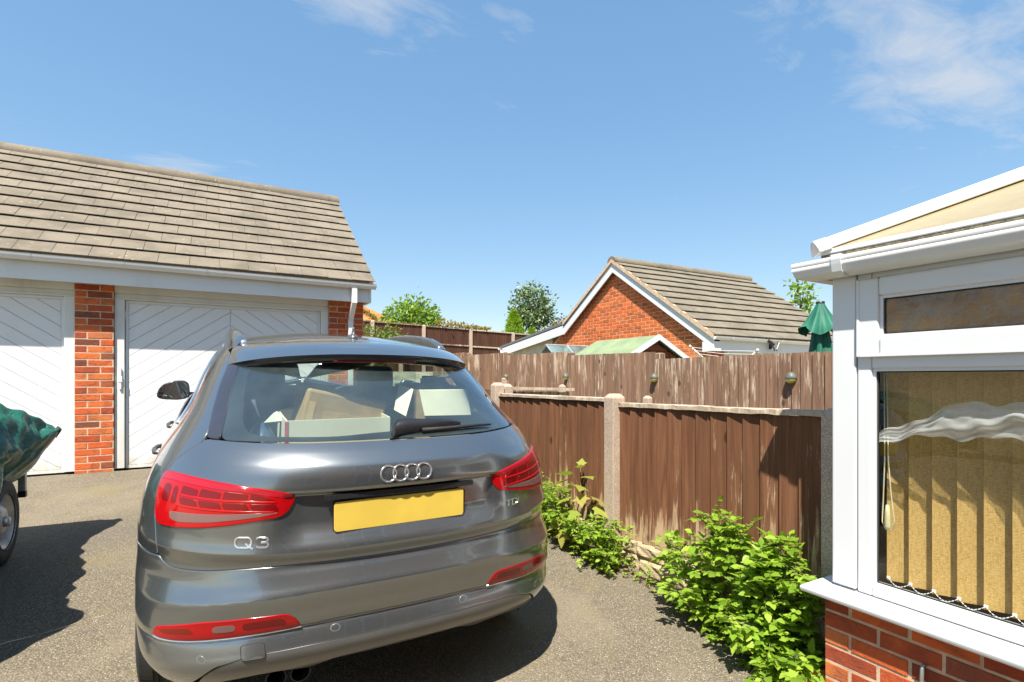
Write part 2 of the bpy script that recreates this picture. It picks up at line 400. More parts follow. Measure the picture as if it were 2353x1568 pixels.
# ------------------------------------------------------------------ bricks and tiles
_bm = {}
def brick_mesh(l, h=.065, d=.10, mat='brick'):
    key = (round(l, 3), round(h, 3), d, mat)
    if key not in _bm:
        c = .004
        x0, x1, z0, z1 = 0, l, 0, h
        jit = lambda s: (random.random()-.5)*s
        o = [(x0, d, z0), (x1, d, z0), (x1, d, z1), (x0, d, z1)]
        m_ = [(x0+jit(.003), c, z0+jit(.003)), (x1+jit(.003), c, z0+jit(.003)), (x1+jit(.003), c, z1+jit(.003)), (x0+jit(.003), c, z1+jit(.003))]
        f_ = [(x0+c, 0, z0+c), (x1-c, 0, z0+c), (x1-c, 0, z1-c), (x0+c, 0, z1-c)]
        me = make_mesh('brick', o+m_+f_, [(8, 9, 10, 11)]+[(4+i, 4+(i+1) % 4, 8+(i+1) % 4, 8+i) for i in range(4)]+[(i, (i+1) % 4, 4+(i+1) % 4, 4+i) for i in range(4)], M[mat])
        _bm[key] = me
    return _bm[key]
def bricks(parent, org, u, nin, z0, rows, span, mat='brick', limit=9999, top_first=False, off=0):
    """courses of stretcher bond; u along the wall, nin into the wall; span(z)->(a,b). Returns the bricks past the limit as boxes."""
    u = Vector(u); nin = Vector(nin); org = Vector(org); B = Matrix((u, nin, Vector((0, 0, 1)))).transposed().to_4x4()
    rest = MB(); cnt = 0
    order = range(rows-1, -1, -1) if top_first else range(rows)
    for r in order:
        z = z0+r*.075; a, b = span(z+.035)
        x = math.floor((a)/.225)*.225-(.1125 if (r+off) % 2 else 0)
        while x < b-.02:
            xa, xb = max(x, a), min(x+.215, b)
            if xb-xa > .03:
                P_ = org+u*xa+Vector((0, 0, z))+nin*(random.random()*.004-.002)
                T = Matrix.Translation(P_) @ B @ Matrix.Rotation((random.random()-.5)*.008, 4, 'Z') @ Matrix.Rotation((random.random()-.5)*.010, 4, 'Y')
                if cnt < limit: piece('brick', brick_mesh(round(xb-xa, 3) if xb-xa < .2149 else .215, mat=mat), parent, T)
                else:
                    me = brick_mesh(.215 if xb-xa > .2 else round((xb-xa)*40)/40, mat=mat); rest.add([T @ v.co for v in me.vertices], [list(p_.vertices) for p_ in me.polygons])
                cnt += 1
            x += .225
    return rest
def tile_mesh(w, l, t, mat):
    v = [(0, 0, 0), (w, 0, 0), (w, l, 0), (0, l, 0), (0, 0, t), (w, 0, t), (w, l, t), (0, l, t)]
    c = .003
    e = .0006; v = [(e, 0, .002), (w-e, 0, .002), (w-e, l, -t), (e, l, -t), (e+c*.5, c, t), (w-e-c*.5, c, t), (w-e-c*.5, l, 0), (e+c*.5, l, 0), (e, 0, t-c), (w-e, 0, t-c)]
    f = [(4, 5, 6, 7), (0, 1, 9, 8), (8, 9, 5, 4), (1, 2, 6, 5, 9), (3, 0, 8, 4, 7), (3, 2, 1, 0), (2, 3, 7, 6)]
    return make_mesh('roof_tile', v, f, mat)
def tile_slope(parent, eave, along, up, width, length, w, gauge, mat, t=.010):
    """interlocking tiles in broken bond from the eave point; along and up are unit vectors"""
    along = Vector(along); up = Vector(up); nrm = along.cross(up).normalized()
    B = Matrix((along, up, nrm)).transposed().to_4x4()
    full = tile_mesh(w, gauge+.05, t, mat); half = tile_mesh(w/2, gauge+.05, t, mat)
    rows = int(round(length/gauge)); n = int(round(width/w))
    for r in range(rows):
        cells = [(i*w, full) for i in range(n)] if r % 2 == 0 else [(0, half)]+[(w/2+i*w, full) for i in range(n-1)]+[(width-w/2, half)]
        for x, me in cells:
            T = Matrix.Translation(Vector(eave)+along*x+up*(r*gauge)+nrm*(.016+random.random()*.004)+up*(random.random()-.5)*.008) @ B @ Matrix.Rotation(-.055+(random.random()-.5)*.006, 4, 'X') @ Matrix.Rotation((random.random()-.5)*.008, 4, 'Z')
            piece('roof_tile', me, parent, T)
def clip_poly(poly, a, b, c):
    """keep a*x+b*y<=c"""
    out = []
    for i in range(len(poly)):
        p, q = poly[i], poly[(i+1) % len(poly)]; dp = a*p[0]+b*p[1]-c; dq = a*q[0]+b*q[1]-c
        if dp <= 0: out.append(p)
        if (dp < 0 < dq) or (dq < 0 < dp):
            t = dp/(dp-dq); out.append((p[0]+t*(q[0]-p[0]), p[1]+t*(q[1]-p[1])))
    return out

# ------------------------------------------------------------------ garage block with two chevron-boarded doors
GY = 7.25; G0 = GZ(GY)
gar = thing('garage', 'double garage with two white chevron boarded doors and grey tiled roof, behind the grey car', 'garage', (-1.16, GY, G0))
L_, P1, P2, P3, RR = -4.08, -3.63, -1.326, -.9885, 1.755
mb = MB(); rest_top = 2.69
for a, b in ((L_, P1), (P2, P3), (1.305, RR)): q_ = MB(); q_.box(a, b, GY+.0035, GY+.33, G0-.1, rest_top); q_.obj('pier', M['mortar'], gar)
slope = .7254; EY, EZ, RY = 6.985, 2.925, 9.50; RZ = EZ+(RY-EY)*slope
for x0, x1 in ((RR-.11, RR), (L_, L_+.11)):
    q_ = MB(); q_.prism([(x0, GY+.33, G0-.1), (x0, 11.75, G0-.1), (x0, 11.75, 2.72), (x0, RY, RZ-.08), (x0, GY+.33, 2.90)], (x1-x0, 0, 0)); q_.obj('wall', M['mortar'], gar)
mb = MB(); mb.box(L_+.11, RR-.11, 11.64, 11.75, G0-.1, 2.72); mb.obj('wall', M['mortar'], gar)
for a, b in ((L_, P1), (P2, P3), (1.305, RR)): bricks(gar, (a, GY, 0), (1, 0, 0), (0, 1, 0), G0-.035, 28, lambda z, w=b-a: (0, w), off=1)
for x0, x1 in ((P1, P2), (P3, 1.305)):
    fr = MB()
    for a, b in ((x0+.003, x0+.095), (x1-.095, x1-.003)):
        fr.box(a, b, GY+.035, GY+.12, G0+.02, 2.53)
    fr.box(x0+.003, x1-.003, GY+.02, GY+.13, 2.60, 2.688); fr.box(x0+.003, x1-.003, GY+.045, GY+.13, 2.55, 2.60); fr.box(x0+.003, x1-.003, GY+.035, GY+.12, 2.53, 2.55)
    frame = fr.obj('door_frame', M['white_timber'], gar, bevel=.004, seg=1)
    d0, d1 = x0+.097, x1-.097; zb, zt = G0+.012, 2.528
    dr = MB(); dr.box(d0+.004, d1-.004, GY+.092, GY+.115, zb, zt); door = dr.obj('garage_door', M['groove'], gar)
    lip = MB(); yf_ = GY+.080
    for a, b, c_, d_ in ((d0+.004, d0+.03, zb, zt), (d1-.03, d1-.004, zb, zt), (d0+.03, d1-.03, zt-.03, zt), (d0+.03, d1-.03, zb, zb+.035)): lip.box(a, b, yf_-.002, GY+.0915, c_, d_)
    lip.obj('door_edging', M['white_paint'], door)
    if x0 == P3:
        hl = MB(); hl.box(d0-.05, d0-.028, GY+.012, GY+.045, 1.52, 1.76); hl.box(d0-.058, d0-.02, GY+.008, GY+.040, 1.60, 1.67); hl.obj('latch', M['white_timber'], frame, bevel=.004)
    mid = (d0+d1)/2; tn = math.tan(R(35.)); pitch = .153
    for side in (-1, 1):
        xa, xb = (d0+.032, mid-.003) if side < 0 else (mid+.003, d1-.032)
        rect = [(xa, zb+.037), (xb, zb+.037), (xb, zt-.032), (xa, zt-.032)]
        ref = d0 if side < 0 else d1
        k0 = zb-1.2
        for k in range(26):
            z0 = k0+k*pitch; z1 = z0+pitch-.0050
            # board band: z - tn*|x-ref| in [z0,z1]
            s_ = 1 if side < 0 else -1
            poly = clip_poly(rect, -s_*tn, 1, z1-s_*tn*ref); poly = clip_poly(poly, s_*tn, -1, -(z0-s_*tn*ref)) if len(poly) > 2 else []
            if len(poly) < 3: continue
            ar = abs(sum(poly[i][0]*poly[(i+1) % len(poly)][1]-poly[(i+1) % len(poly)][0]*poly[i][1] for i in range(len(poly))))/2
            if ar < 2e-4: continue
            pl = MB(); pl.prism([(p[0], yf_+random.random()*.0015, p[1]) for p in poly][::-1], (0, .0085, 0))
            pl.obj('plank', M['white_paint'], door, bevel=.0028, seg=1)
mb = MB(); mb.box(L_-.06, RR+.02, 7.045, 7.063, 2.652, 2.865); mb.box(RR+.02, RR+.055, 7.04, GY+.1, 2.652, 2.865)
mb.obj('fascia', M['pvc_old'], gar, bevel=.003, seg=1)
mb = MB(); mb.box(L_-.06, RR+.02, 7.064, GY+.02, 2.690, 2.700); mb.obj('soffit', M['pvc_old'], gar)
def gutter(parent, a, b, r, mat, name='gutter', out=(0, -1, 0)):
    a, b = Vector(a), Vector(b); o = Vector(out); mb = MB(); prof = []
    for k in range(11):
        q = math.pi*(k/10); prof.append((-math.cos(q)*r, -math.sin(q)*r))
    prof = [(x*1.0, z) for x, z in prof]; inner = [(x*.93, z*.93) for x, z in prof[::-1]]
    ring = [(-r*1.06, .006)]+prof+[(r*1.06, .006)]+inner
    n = len(ring)
    for e in (a, b):
        for x, z in ring: mb.v.append(e+o*x+Vector((0, 0, z)))
    mb.f = [[i, (i+1) % n, n+(i+1) % n, n+i] for i in range(n)]+[list(range(n)), list(range(n, 2*n))[::-1]]
    # end caps closing the trough
    for e in (a, b):
        k = len(mb.v); d = (b-a).normalized()*(.004 if e == b else -.004)
        for x, z in prof: mb.v.append(e+o*x+Vector((0, 0, z))+d)
        mb.f.append(list(range(k, k+len(prof))))
    return mb.obj(name, mat, parent, auto=30)
gu = gutter(gar, (L_-.1, 6.985, 2.900), (RR+.10, 6.985, 2.876), .056, M['pvc_old'])
for x in (-3.2, -2.4, -1.62, -.86, .64, 1.43): zc = 2.90-(x-L_)/6*.024; gutter(gu, (x-.009, 6.985, zc), (x+.009, 6.985, zc), .0585, M['pvc_old'], 'gutter_bracket')
gutter(gu, (-.175, 6.985, 2.885), (-.085, 6.985, 2.8845), .060, M['pvc_old'], 'gutter_union')
mb = MB()
def sq(mb, p, q, w):
    p, q = Vector(p), Vector(q); d = (q-p); ax = Vector((1, 0, 0)); bx = d.normalized().cross(ax).normalized()
    mb.hexa([e+ax*i*w/2+bx*j*w/2 for e in (p, q) for i, j in ((-1, -1), (1, -1), (1, 1), (-1, 1))])
sq(mb, (1.575, 6.985, 2.85), (1.575, 6.985, 2.62), .066); sq(mb, (1.575, 6.985, 2.65), (1.575, 7.205, 2.43), .062); sq(mb, (1.575, 7.205, 2.47), (1.575, 7.205, G0+.05), .062)
dp = mb.obj('downpipe', M['pvc_old'], gar, bevel=.006)
mb = MB()
for z in (2.05, 1.1): mb.box(1.50, 1.65, 7.168, 7.245, z-.02, z+.02)
mb.obj('pipe_clip', M['pvc_old'], dp, bevel=.003, seg=1)
upv = Vector((0, 1, slope)).normalized(); RL = math.hypot(RY-EY, RZ-EZ)
mb = MB(); nn_ = Vector((1, 0, 0)).cross(upv)
for s0, s1, z_ in ((EY+.03, RY, 0),): mb.hexa([(x, y, EZ+(y-EY)*slope-d-.006) for d in (.05, 0.) for x, y in ((L_-.07, s0), (RR+.075, s0), (RR+.075, RY), (L_-.07, RY))])
mb.hexa([(x, y, RZ-(y-RY)*slope-d) for d in (.05, 0.) for x, y in ((L_-.07, RY), (RR+.075, RY), (RR+.075, 12.0), (L_-.07, 12.0))])
roof = mb.obj('roof', M['tile'], gar)
tile_slope(roof, (L_-.08, EY-.03, EZ-.022), (1, 0, 0), upv, 6.0, 11*.2835, .30, .2835, M['tile'])
mb = MB(); mb.prism([(RR+.02, EY+.02, EZ-.06), (RR+.02, RY, RZ-.10), (RR+.02, RY, RZ-.02), (RR+.02, EY+.02, EZ+.005)], (.052, 0, 0)); mb.obj('verge', M['mortar'], roof)
rt = MB(); prof = [(.125*math.cos(R(a)), .115*math.sin(R(a))) for a in range(-8, 189, 14)]
n = len(prof)
for x in (0, .448):
    for y, z in prof: rt.v.append(Vector((x, y*(1.0 if x else 1.03), z)))
rt.f = [[i, i+1, n+i+1, n+i] for i in range(n-1)]+[list(range(n))[::-1], list(range(n, 2*n))]
rme = make_mesh('ridge_tile', rt.v, rt.f, M['tile'])
for k in range(14): piece('ridge_tile', rme, roof, Matrix.Translation((L_-.08+k*.4286, RY, RZ-.055+random.random()*.006)) @ Matrix.Rotation((random.random()-.5)*.012, 4, 'Z'))

# ------------------------------------------------------------------ fences
def fboard(w, h, t=.013):
    """feather-edge board, thick edge at local x=0"""
    return [(0, 0, 0), (w, 0, 0), (w, t*.45, 0), (0, t, 0), (0, 0, h), (w, 0, h), (w, t*.45, h), (0, t, h)]
def board_panel(fence, p0, p1, ztop0, ztop1, zbot0, zbot1, n, wv, face, mat, name='board', taper=.0, gapj=.004):
    """n overlapping feather-edge boards between two plan points; face = unit normal pointing at the viewer"""
    p0, p1 = Vector((*p0, 0)), Vector((*p1, 0)); d = (p1-p0); L = d.length; d.normalize(); f = Vector((*face, 0)); st = L/n
    w_ = [1+(random.random()-.5)*wv for _ in range(n)]; tot = sum(w_); w_ = [q*L/tot for q in w_]; x = 0
    for i in range(n):
        w = w_[i]; t = (x+w/2)/L; zt = ztop0+(ztop1-ztop0)*t+(random.random()-.5)*.006; zb = zbot0+(zbot1-zbot0)*t+(random.random()-.5)*.01
        me = bpy.data.meshes.new(name); h = zt-zb; lap = .018; e = .005
        fr = .021+(random.random()*gapj); bk = .004
        ln = (random.random()-.5)*.004
        a0, a1 = e/2, w+lap
        v = [(a0, 0, 0), (a1, 0, 0), (a1, bk, 0), (a0, fr, 0), (a0+ln, 0, h), (a1+ln, 0, h), (a1+ln, bk, h), (a0+ln, fr, h)]
        me.from_pydata(v, [], [(0, 1, 2, 3), (7, 6, 5, 4), (3, 2, 6, 7), (0, 3, 7, 4), (2, 1, 5, 6), (1, 0, 4, 5)]); me.materials.append(mat)
        B = Matrix((d, f, Vector((0, 0, 1)))).transposed().to_4x4()
        piece(name, me, fence, Matrix.Translation(p0+d*x+Vector((0, 0, zb))) @ B)
        x += w
def post(fence, x0, x1, y0, y1, z0, z1, mat, cap=.03):
    mb = MB(); mb.box(x0, x1, y0, y1, z0, z1-cap); k = len(mb.v); cx, cy = (x0+x1)/2, (y0+y1)/2; i = .012
    mb.f = [f for f in mb.f if f != [4, 5, 6, 7]]
    mb.v += [Vector((x0+i*2, y0+i*2, z1)), Vector((x1-i*2, y0+i*2, z1)), Vector((x1-i*2, y1-i*2, z1)), Vector((x0+i*2, y1-i*2, z1))]
    mb.f += [[4, 5, k+1, k], [5, 6, k+2, k+1], [6, 7, k+3, k+2], [7, 4, k, k+3], [k, k+1, k+2, k+3]]
    return mb.obj('post', mat, fence, bevel=.006)
FX = 2.70
lf = thing('fence', 'low dark brown board fence with pale concrete posts, right beside the driveway and the car', 'fence', (FX, 3.2, GZ(3.2)))
post(lf, 2.615, 2.735, 3.085, 3.195, -.1, 1.53, M['concrete']); post(lf, 2.625, 2.74, 5.03, 5.14, .1, 1.60, M['concrete'])
post(lf, 2.755, 2.86, 5.05, 5.15, .1, 1.585, M['concrete']); post(lf, 2.655, 2.76, 1.44, 1.545, -.2, 1.50, M['concrete'])
post(lf, 2.63, 2.74, 6.98, 7.08, .2, 1.66, M['concrete'])
board_panel(lf, (FX, 5.03), (FX, 3.19), 1.452, 1.468, .50, .46, 13, .30, (-1, 0), M['fence_brown'])
board_panel(lf, (FX, 3.085), (FX, 1.545), 1.432, 1.455, .455, .49, 13, .30, (-1, 0), M['fence_brown'])
board_panel(lf, (FX, 6.98), (FX, 5.14), 1.52, 1.52, .55, .52, 13, .30, (-1, 0), M['fence_brown'])
def rail(fence, y0, y1, z0, z1, mat, x0=FX-.035, x1=FX+.03, h=.028, name='capping_rail', segs=14):
    mb = MB()
    for k in range(segs+1):
        t = k/segs; y = y0+(y1-y0)*t; z = z0+(z1-z0)*t; w = (random.random()-.5)*.010; q = random.random()*.006
        mb.v += [Vector((x0+w, y, z-q)), Vector((x1, y, z)), Vector((x1, y, z+h)), Vector((x0+w*1.5, y, z+h-random.random()*.008))]
    mb.f = [[4*k+i, 4*k+(i+1) % 4, 4*k+4+(i+1) % 4, 4*k+4+i] for k in range(segs) for i in range(4)]+[[0, 3, 2, 1], [4*segs, 4*segs+1, 4*segs+2, 4*segs+3]]
    return mb.obj(name, mat, fence)
rail(lf, 5.03, 3.195, 1.455, 1.468, M['rail_wood']); rail(lf, 3.085, 2.25, 1.435, 1.449, M['rail_wood']); rail(lf, 2.245, 1.545, 1.445, 1.459, M['rail_wood'])
mb = MB()
for z in (.62, 1.0, 1.36): mb.box(FX+.004, FX+.04, 1.545, 3.085, z, z+.045); mb.box(FX+.004, FX+.04, 3.195, 5.03, z, z+.045); mb.box(FX+.004, FX+.04, 5.14, 6.98, z, z+.045)
mb.obj('back_rail', M['fence_brown'], lf)
def rock_board(y0, y1, z0, z1):
    """rock-faced concrete gravel board, cast as rough stones in three courses"""
    nu, nv = 150, 30; H = z1-z0; L = abs(y1-y0); gr = []
    cr = [0, .36, .70, 1.0]
    def fn(u, v):
        y = y0+(y1-y0)*u; z = z0+H*v; r = 0 if v < cr[1] else (1 if v < cr[2] else 2)
        s = u*L; pitch = (.27, .34, .25)[r]; off = (0, .13, .07)[r]; q = ((s+off)/pitch) % 1
        eu = min(q, 1-q)*pitch; ev = min(abs(v-cr[r]), abs(cr[r+1]-v))*H
        e = min(eu, ev); bulge = min(1, e/.022)
        idx = math.floor((s+off)/pitch)+r*17
        hsh = (math.sin(idx*12.9898)*43758.5453) % 1
        rough = .5*math.sin(s*61+r*3+z*40)*math.sin(z*83+idx)+.5*math.sin(s*27+z*51+idx*2)
        return (FX-.012-.030*bulge*(.45+.55*hsh)-.009*bulge*rough, y, z)
    mb = MB(); mb.grid(fn, nu, nv); mb.box(FX-.008, FX+.03, min(y0, y1), max(y0, y1), z0, z1-.002)
    return mb.obj('gravel_board', M['stone'], lf)
rock_board(3.085, 1.545, .10, .462); rock_board(5.03, 3.195, .20, .47)
mb = MB()   # the short bleached cross panel behind the first post
mb.obox(Matrix.Translation((3.24, 5.12, 1.525)) @ Matrix.Rotation(R(1.5), 4, 'Y'), .98, .05, .032)
mb.obj('cross_rail', M['rail_wood'], lf)
board_panel(lf, (2.80, 5.14), (3.66, 5.14), 1.50, 1.48, .5, .5, 7, .3, (0, -1), M['rail_wood'], gapj=.004)

UX = 4.80
uf = thing('fence', 'tall weathered grey brown board fence carrying four small lamps, behind the low dark fence', 'fence', (UX, 6, GZ(6)))
panels = [(12.55, 10.62, 2.22, 2.21), (10.62, 8.70, 2.14, 2.13), (8.70, 6.76, 2.075, 2.06), (6.76, 4.86, 2.00, 1.975), (4.86, 3.06, 1.883, 1.888), (3.06, 1.2, 1.890, 1.878), (1.2, -.6, 1.80, 1.79)]
for a, b, z0, z1 in panels:
    board_panel(uf, (UX, a-.01), (UX, b+.012), z0, z1, z0-1.75, z1-1.75, 17, .45, (-1, 0), M['fence_weathered'], gapj=.007)
    post(uf, UX+.02, UX+.12, b-.05, b+.05, -.3, min(z0, z1)-.01, M['fence_weathered'], .01)
mb = MB()
for a, b, z0, z1 in panels:
    for q in (.12, .8, 1.5): mb.box(UX+.002, UX+.04, b+.05, a-.05, z0-q-.05, z0-q)
mb.obj('back_rail', M['fence_weathered'], uf)
for y, z in ((8.70, 1.66), (6.80, 1.545), (4.93, 1.425), (3.08, 1.362)): post(uf, 4.70, 4.775, y-.05, y+.05, 0, z, M['concrete'], .03)

FY = 18.5
ff = thing('fence', 'distant dark brown boarded fence with pale concrete posts, raised up behind the car roof', 'fence', (8.5, FY, GZ(FY)))
fxp = [-.9, 1.0, 2.89, 4.78, 6.67, 8.57, 10.45, 12.34, 14.24]
for i in range(len(fxp)-1):
    a, b = fxp[i], fxp[i+1]; zt = 3.80-.062*i; 
    board_panel(ff, (a+.06, FY), (b-.06, FY), zt, zt-.045, 1.75, 1.75, 17, .2, (0, -1), M['fence_far'], gapj=.012)
    mb = MB()
    for z, nm in ((zt-.02, 'c'), (zt-.66, 'm'), (zt-1.20, 'l')): mb.hexa([(x, y, zz_+dz) for dz in (0, .05) for x, y, zz_ in ((a+.05, FY-.055, z), (b-.05, FY-.055, z-.045), (b-.05, FY-.02, z-.045), (a+.05, FY-.02, z))])
    mb.obj('rail', M['rail_wood'] if i > 4 else M['fence_weathered'], ff)
for i, x in enumerate(fxp): post(ff, x-.06, x+.06, FY-.09, FY+.03, 1.6, 3.84-.062*i, M['concrete'], .03)
post(ff, 5.62, 5.74, FY-.5, FY-.38, 1.6, 3.12, M['concrete'], .03)

# ------------------------------------------------------------------ far garage with brick gable
g2 = thing('garage', 'small brick gabled garage with white bargeboards and grey tiled roof beyond the fences', 'garage', (9.7, 8.9, G0))
GX = 7.58; A0, A1, AP = 6.41, 11.35, 8.84; s2 = .672; AZ = 4.115; EZ2 = AZ-(AP-A0)*s2
for x_ in (GX+.003, 11.75):
    mb = MB(); mb.prism([(x_, A0, .5), (x_, A1, .5), (x_, A1, EZ2), (x_, AP, AZ-.06), (x_, A0, EZ2)], (.2, 0, 0)); mb.obj('wall', M['mortar_sand'], g2)
mb = MB(); mb.box(GX+.203, 11.75, A1-.1, A1, .5, EZ2); mb.obj('wall', M['mortar_sand'], g2)
for a_, b_ in ((GX+.203, GX+.45), (9.96, 10.2)): mb = MB(); mb.box(a_, b_, A0+.0035, A0+.3, .5, EZ2); mb.obj('pier', M['mortar'], g2)
def gspan(z):
    h = (AZ-.04-z)/s2; return (max(-2.43, -h), min(2.50, h)) if z > EZ2 else (-2.43, 2.50)
rest = bricks(g2, (GX, AP, 0), (0, -1, 0), (1, 0, 0), 1.98, 29, lambda z: (-gspan(z)[1]-.0, -gspan(z)[0]), 'brick_sand', 285, True)
tag(rest.obj('brick', M['brick_sand'], g2), None, kind='stuff')
for a, b in ((GX+.10, GX+.44), (9.96, 10.185)): bricks(g2, (a, A0, 0), (1, 0, 0), (0, 1, 0), 1.95, 6, lambda z, w=b-a: (0, w), 'brick')
OX = GX-.11
def barge(a, b, w, mat, t=.03, x=OX, nm='bargeboard'):
    mb = MB(); (y0, z0), (y1, z1) = a, b
    mb.prism([(x, y0, z0), (x, y1, z1), (x, y1, z1-w), (x, y0, z0-w)], (t, 0, 0)); return mb.obj(nm, mat, g2, bevel=.003, seg=1)
KY, KZ = 10.66, AZ+.05-(10.66-AP)*s2
barge((AP+.001, AZ+.05), (A0-.22, AZ+.05-(AP-A0+.22)*s2), .235, M['pvc']); barge((AP-.001, AZ+.05), (KY, KZ), .235, M['pvc'])
barge((KY+.001, KZ), (13.85, 2.53), .22, M['pvc'])
mb = MB(); zb_ = AZ+.05-(AP-A0+.22)*s2
mb.prism([(OX+.001, A0-.221, zb_-.10), (OX+.001, A0+.02, zb_-.10), (OX+.001, A0+.02, zb_-.27), (OX+.001, A0-.221, zb_-.27)], (.20, 0, 0)); mb.obj('box_end', M['pvc'], g2, bevel=.003, seg=1)
mb = MB(); mb.box(OX+.2, 12.0, A0-.19, A0-.17, zb_-.27, zb_-.06); mb.obj('fascia', M['pvc'], g2)
mb = MB(); mb.box(OX+.2, 12.0, A0-.17, A0, zb_-.26, zb_-.25); mb.obj('soffit', M['pvc'], g2)
gu2 = gutter(g2, (OX-.02, A0-.25, zb_-.02), (12.1, A0-.25, zb_-.05), .056, M['pvc_old'])
for x in (7.9, 8.5, 9.3, 10.1, 10.9): gutter(gu2, (x-.012, A0-.25, zb_-.03), (x+.012, A0-.25, zb_-.03), .059, M['pvc_old'], 'gutter_bracket')
up2 = Vector((0, 1, s2)).normalized(); E2Y = A0-.27; RLn = math.hypot(AP-E2Y, (AP-E2Y)*s2)
mb = MB()
yy = lambda y: AZ+.075-abs(y-AP)*s2
mb.hexa([(x, y, yy(y)-d) for d in (.05, 0) for x, y in ((OX-.02, E2Y+.04), (12.0, E2Y+.04), (12.0, AP), (OX-.02, AP))])
mb.hexa([(x, y, yy(y)-d) for d in (.05, 0) for x, y in ((OX-.02, AP), (12.0, AP), (12.0, KY), (OX-.02, KY))])
roof2 = mb.obj('roof', M['tile2'], g2)
tile_slope(roof2, (OX-.03, E2Y-.02, yy(E2Y)-.012), (1, 0, 0), up2, 15*.302, 11*(RLn/11), .302, RLn/11, M['tile2'], .019)
mb = MB(); mb.prism([(OX-.035, E2Y+.02, yy(E2Y)-.055), (OX-.035, AP, AZ+.02), (OX-.035, AP, AZ+.095), (OX-.035, E2Y+.02, yy(E2Y)+.03)], (.05, 0, 0))
mb.prism([(OX-.035, KY, KZ+.0), (OX-.035, AP+.001, AZ+.02), (OX-.035, AP+.001, AZ+.095), (OX-.035, KY, KZ+.075)], (.05, 0, 0)); mb.obj('verge', M['mortar'], roof2)
_rm2 = make_mesh('ridge_tile', rt.v, rt.f, M['tile2'])
for k in range(11): piece('ridge_tile', _rm2, roof2, Matrix.Translation((OX-.03+k*.41, AP, AZ+.04+random.random()*.008)))
mb = MB(); mb.hexa([(x, y, z-d) for d in (.06, 0) for x, y, z in ((OX-.01, KY-.05, KZ+.09), (12, KY-.05, KZ+.09), (12, 13.95, 2.60), (OX-.01, 13.95, 2.60))]); mb.obj('lean_to_roof', M['lead'], g2)
mb = MB(); mb.prism([(GX+.02, A1+.001, .5), (GX+.02, 13.6, .5), (GX+.02, 13.6, 2.45), (GX+.02, A1+.001, 2.86)], (.06, 0, 0))
M['cream_boards'] = plain('cream_boards', (.62, .55, .40), .6, var=.15, world=True)
lt = mb.obj('lean_to_wall', M['cream_boards'], g2)
mb = MB(); mb.box(GX-.005, GX+.019, 11.9, 13.4, 2.10, 2.16); mb.box(GX-.005, GX+.019, 11.9, 13.4, 2.26, 2.30); mb.obj('trim', M['pvc'], lt)
gutter(g2, (OX-.05, 13.98, 2.53), (12, 13.98, 2.50), .05, M['pvc_old'], out=(0, 1, 0))
mb = MB(); mb.tube([(OX+.02, 13.98, 2.48), (OX+.02, 13.85, 2.3), (OX+.02, 13.75, .5)], .035, 10); mb.obj('downpipe', M['pvc_old'], g2, smooth=True)
for x0, x1 in ((GX+.455, 9.955), (10.205, 12.0)):
    mb = MB(); mb.box(x0, x1, A0+.02, A0+.12, 2.20, EZ2); mb.box(x0, x1, A0+.05, A0+.12, 2.13, 2.20); mb.box(x0, x0+.09, A0+.04, A0+.12, .6, 2.13); mb.box(x1-.09, x1, A0+.04, A0+.12, .6, 2.13); mb.obj('door_frame', M['white_timber'], g2, bevel=.003, seg=1)
    mb = MB(); mb.box(x0+.09, x1-.09, A0+.085, A0+.11, .6, 2.13); mb.obj('garage_door', M['white_paint'], g2)
fl = thing('security_light', 'small black twin floodlight fixed to the white fascia of the far garage', 'light', (9.05, A0-.195, zb_-.15))
mb = MB(); mb.box(9.03, 9.07, A0-.225, A0-.192, zb_-.20, zb_-.10); mb.tube([(9.05, A0-.22, zb_-.15), (9.05, A0-.28, zb_-.17), (9.05, A0-.29, zb_-.24)], .012, 8); mb.obj('bracket', M['black_plastic'], fl)
mb = MB(); mb.obox(Matrix.Translation((8.93, A0-.30, zb_-.09)) @ Matrix.Rotation(R(25), 4, 'Y') @ Matrix.Rotation(R(35), 4, 'X'), .19, .03, .055); mb.obj('lamp_head', M['black_plastic'], fl, bevel=.005)
mb = MB(); mb.obox(Matrix.Translation((9.14, A0-.30, zb_-.15)) @ Matrix.Rotation(R(-60), 4, 'Y') @ Matrix.Rotation(R(35), 4, 'X'), .17, .03, .055); mb.obj('lamp_head', M['black_plastic'], fl, bevel=.005)

# ------------------------------------------------------------------ conservatory on the right
cv = thing('conservatory', 'white framed conservatory corner on a red brick base with cream roof, at the right', 'conservatory', (2.385, 1.37, GZ(1.37)))
WX, WY, YE, XE = 2.385, 1.37, -2.2, 5.35
for a_ in ((WX+.0035, WX+.10, YE, WY-.0035), (WX+.10, XE, WY-.10, WY-.0035), (XE, XE+.1, YE, WY-.0035)): mb = MB(); mb.box(*a_, -.3, .690); mb.obj('wall', M['mortar'], cv)
rest = bricks(cv, (WX, WY, 0), (0, -1, 0), (1, 0, 0), .69-.075*10+.004, 10, lambda z: (0, 2.0), 'brick', 9999, off=0)
rest = bricks(cv, (WX, WY, 0), (1, 0, 0), (0, -1, 0), .69-.075*10+.004, 10, lambda z: (.102, 2.9), 'brick', 0)
tag(rest.obj('brick', M['brick'], cv), None, kind='stuff')
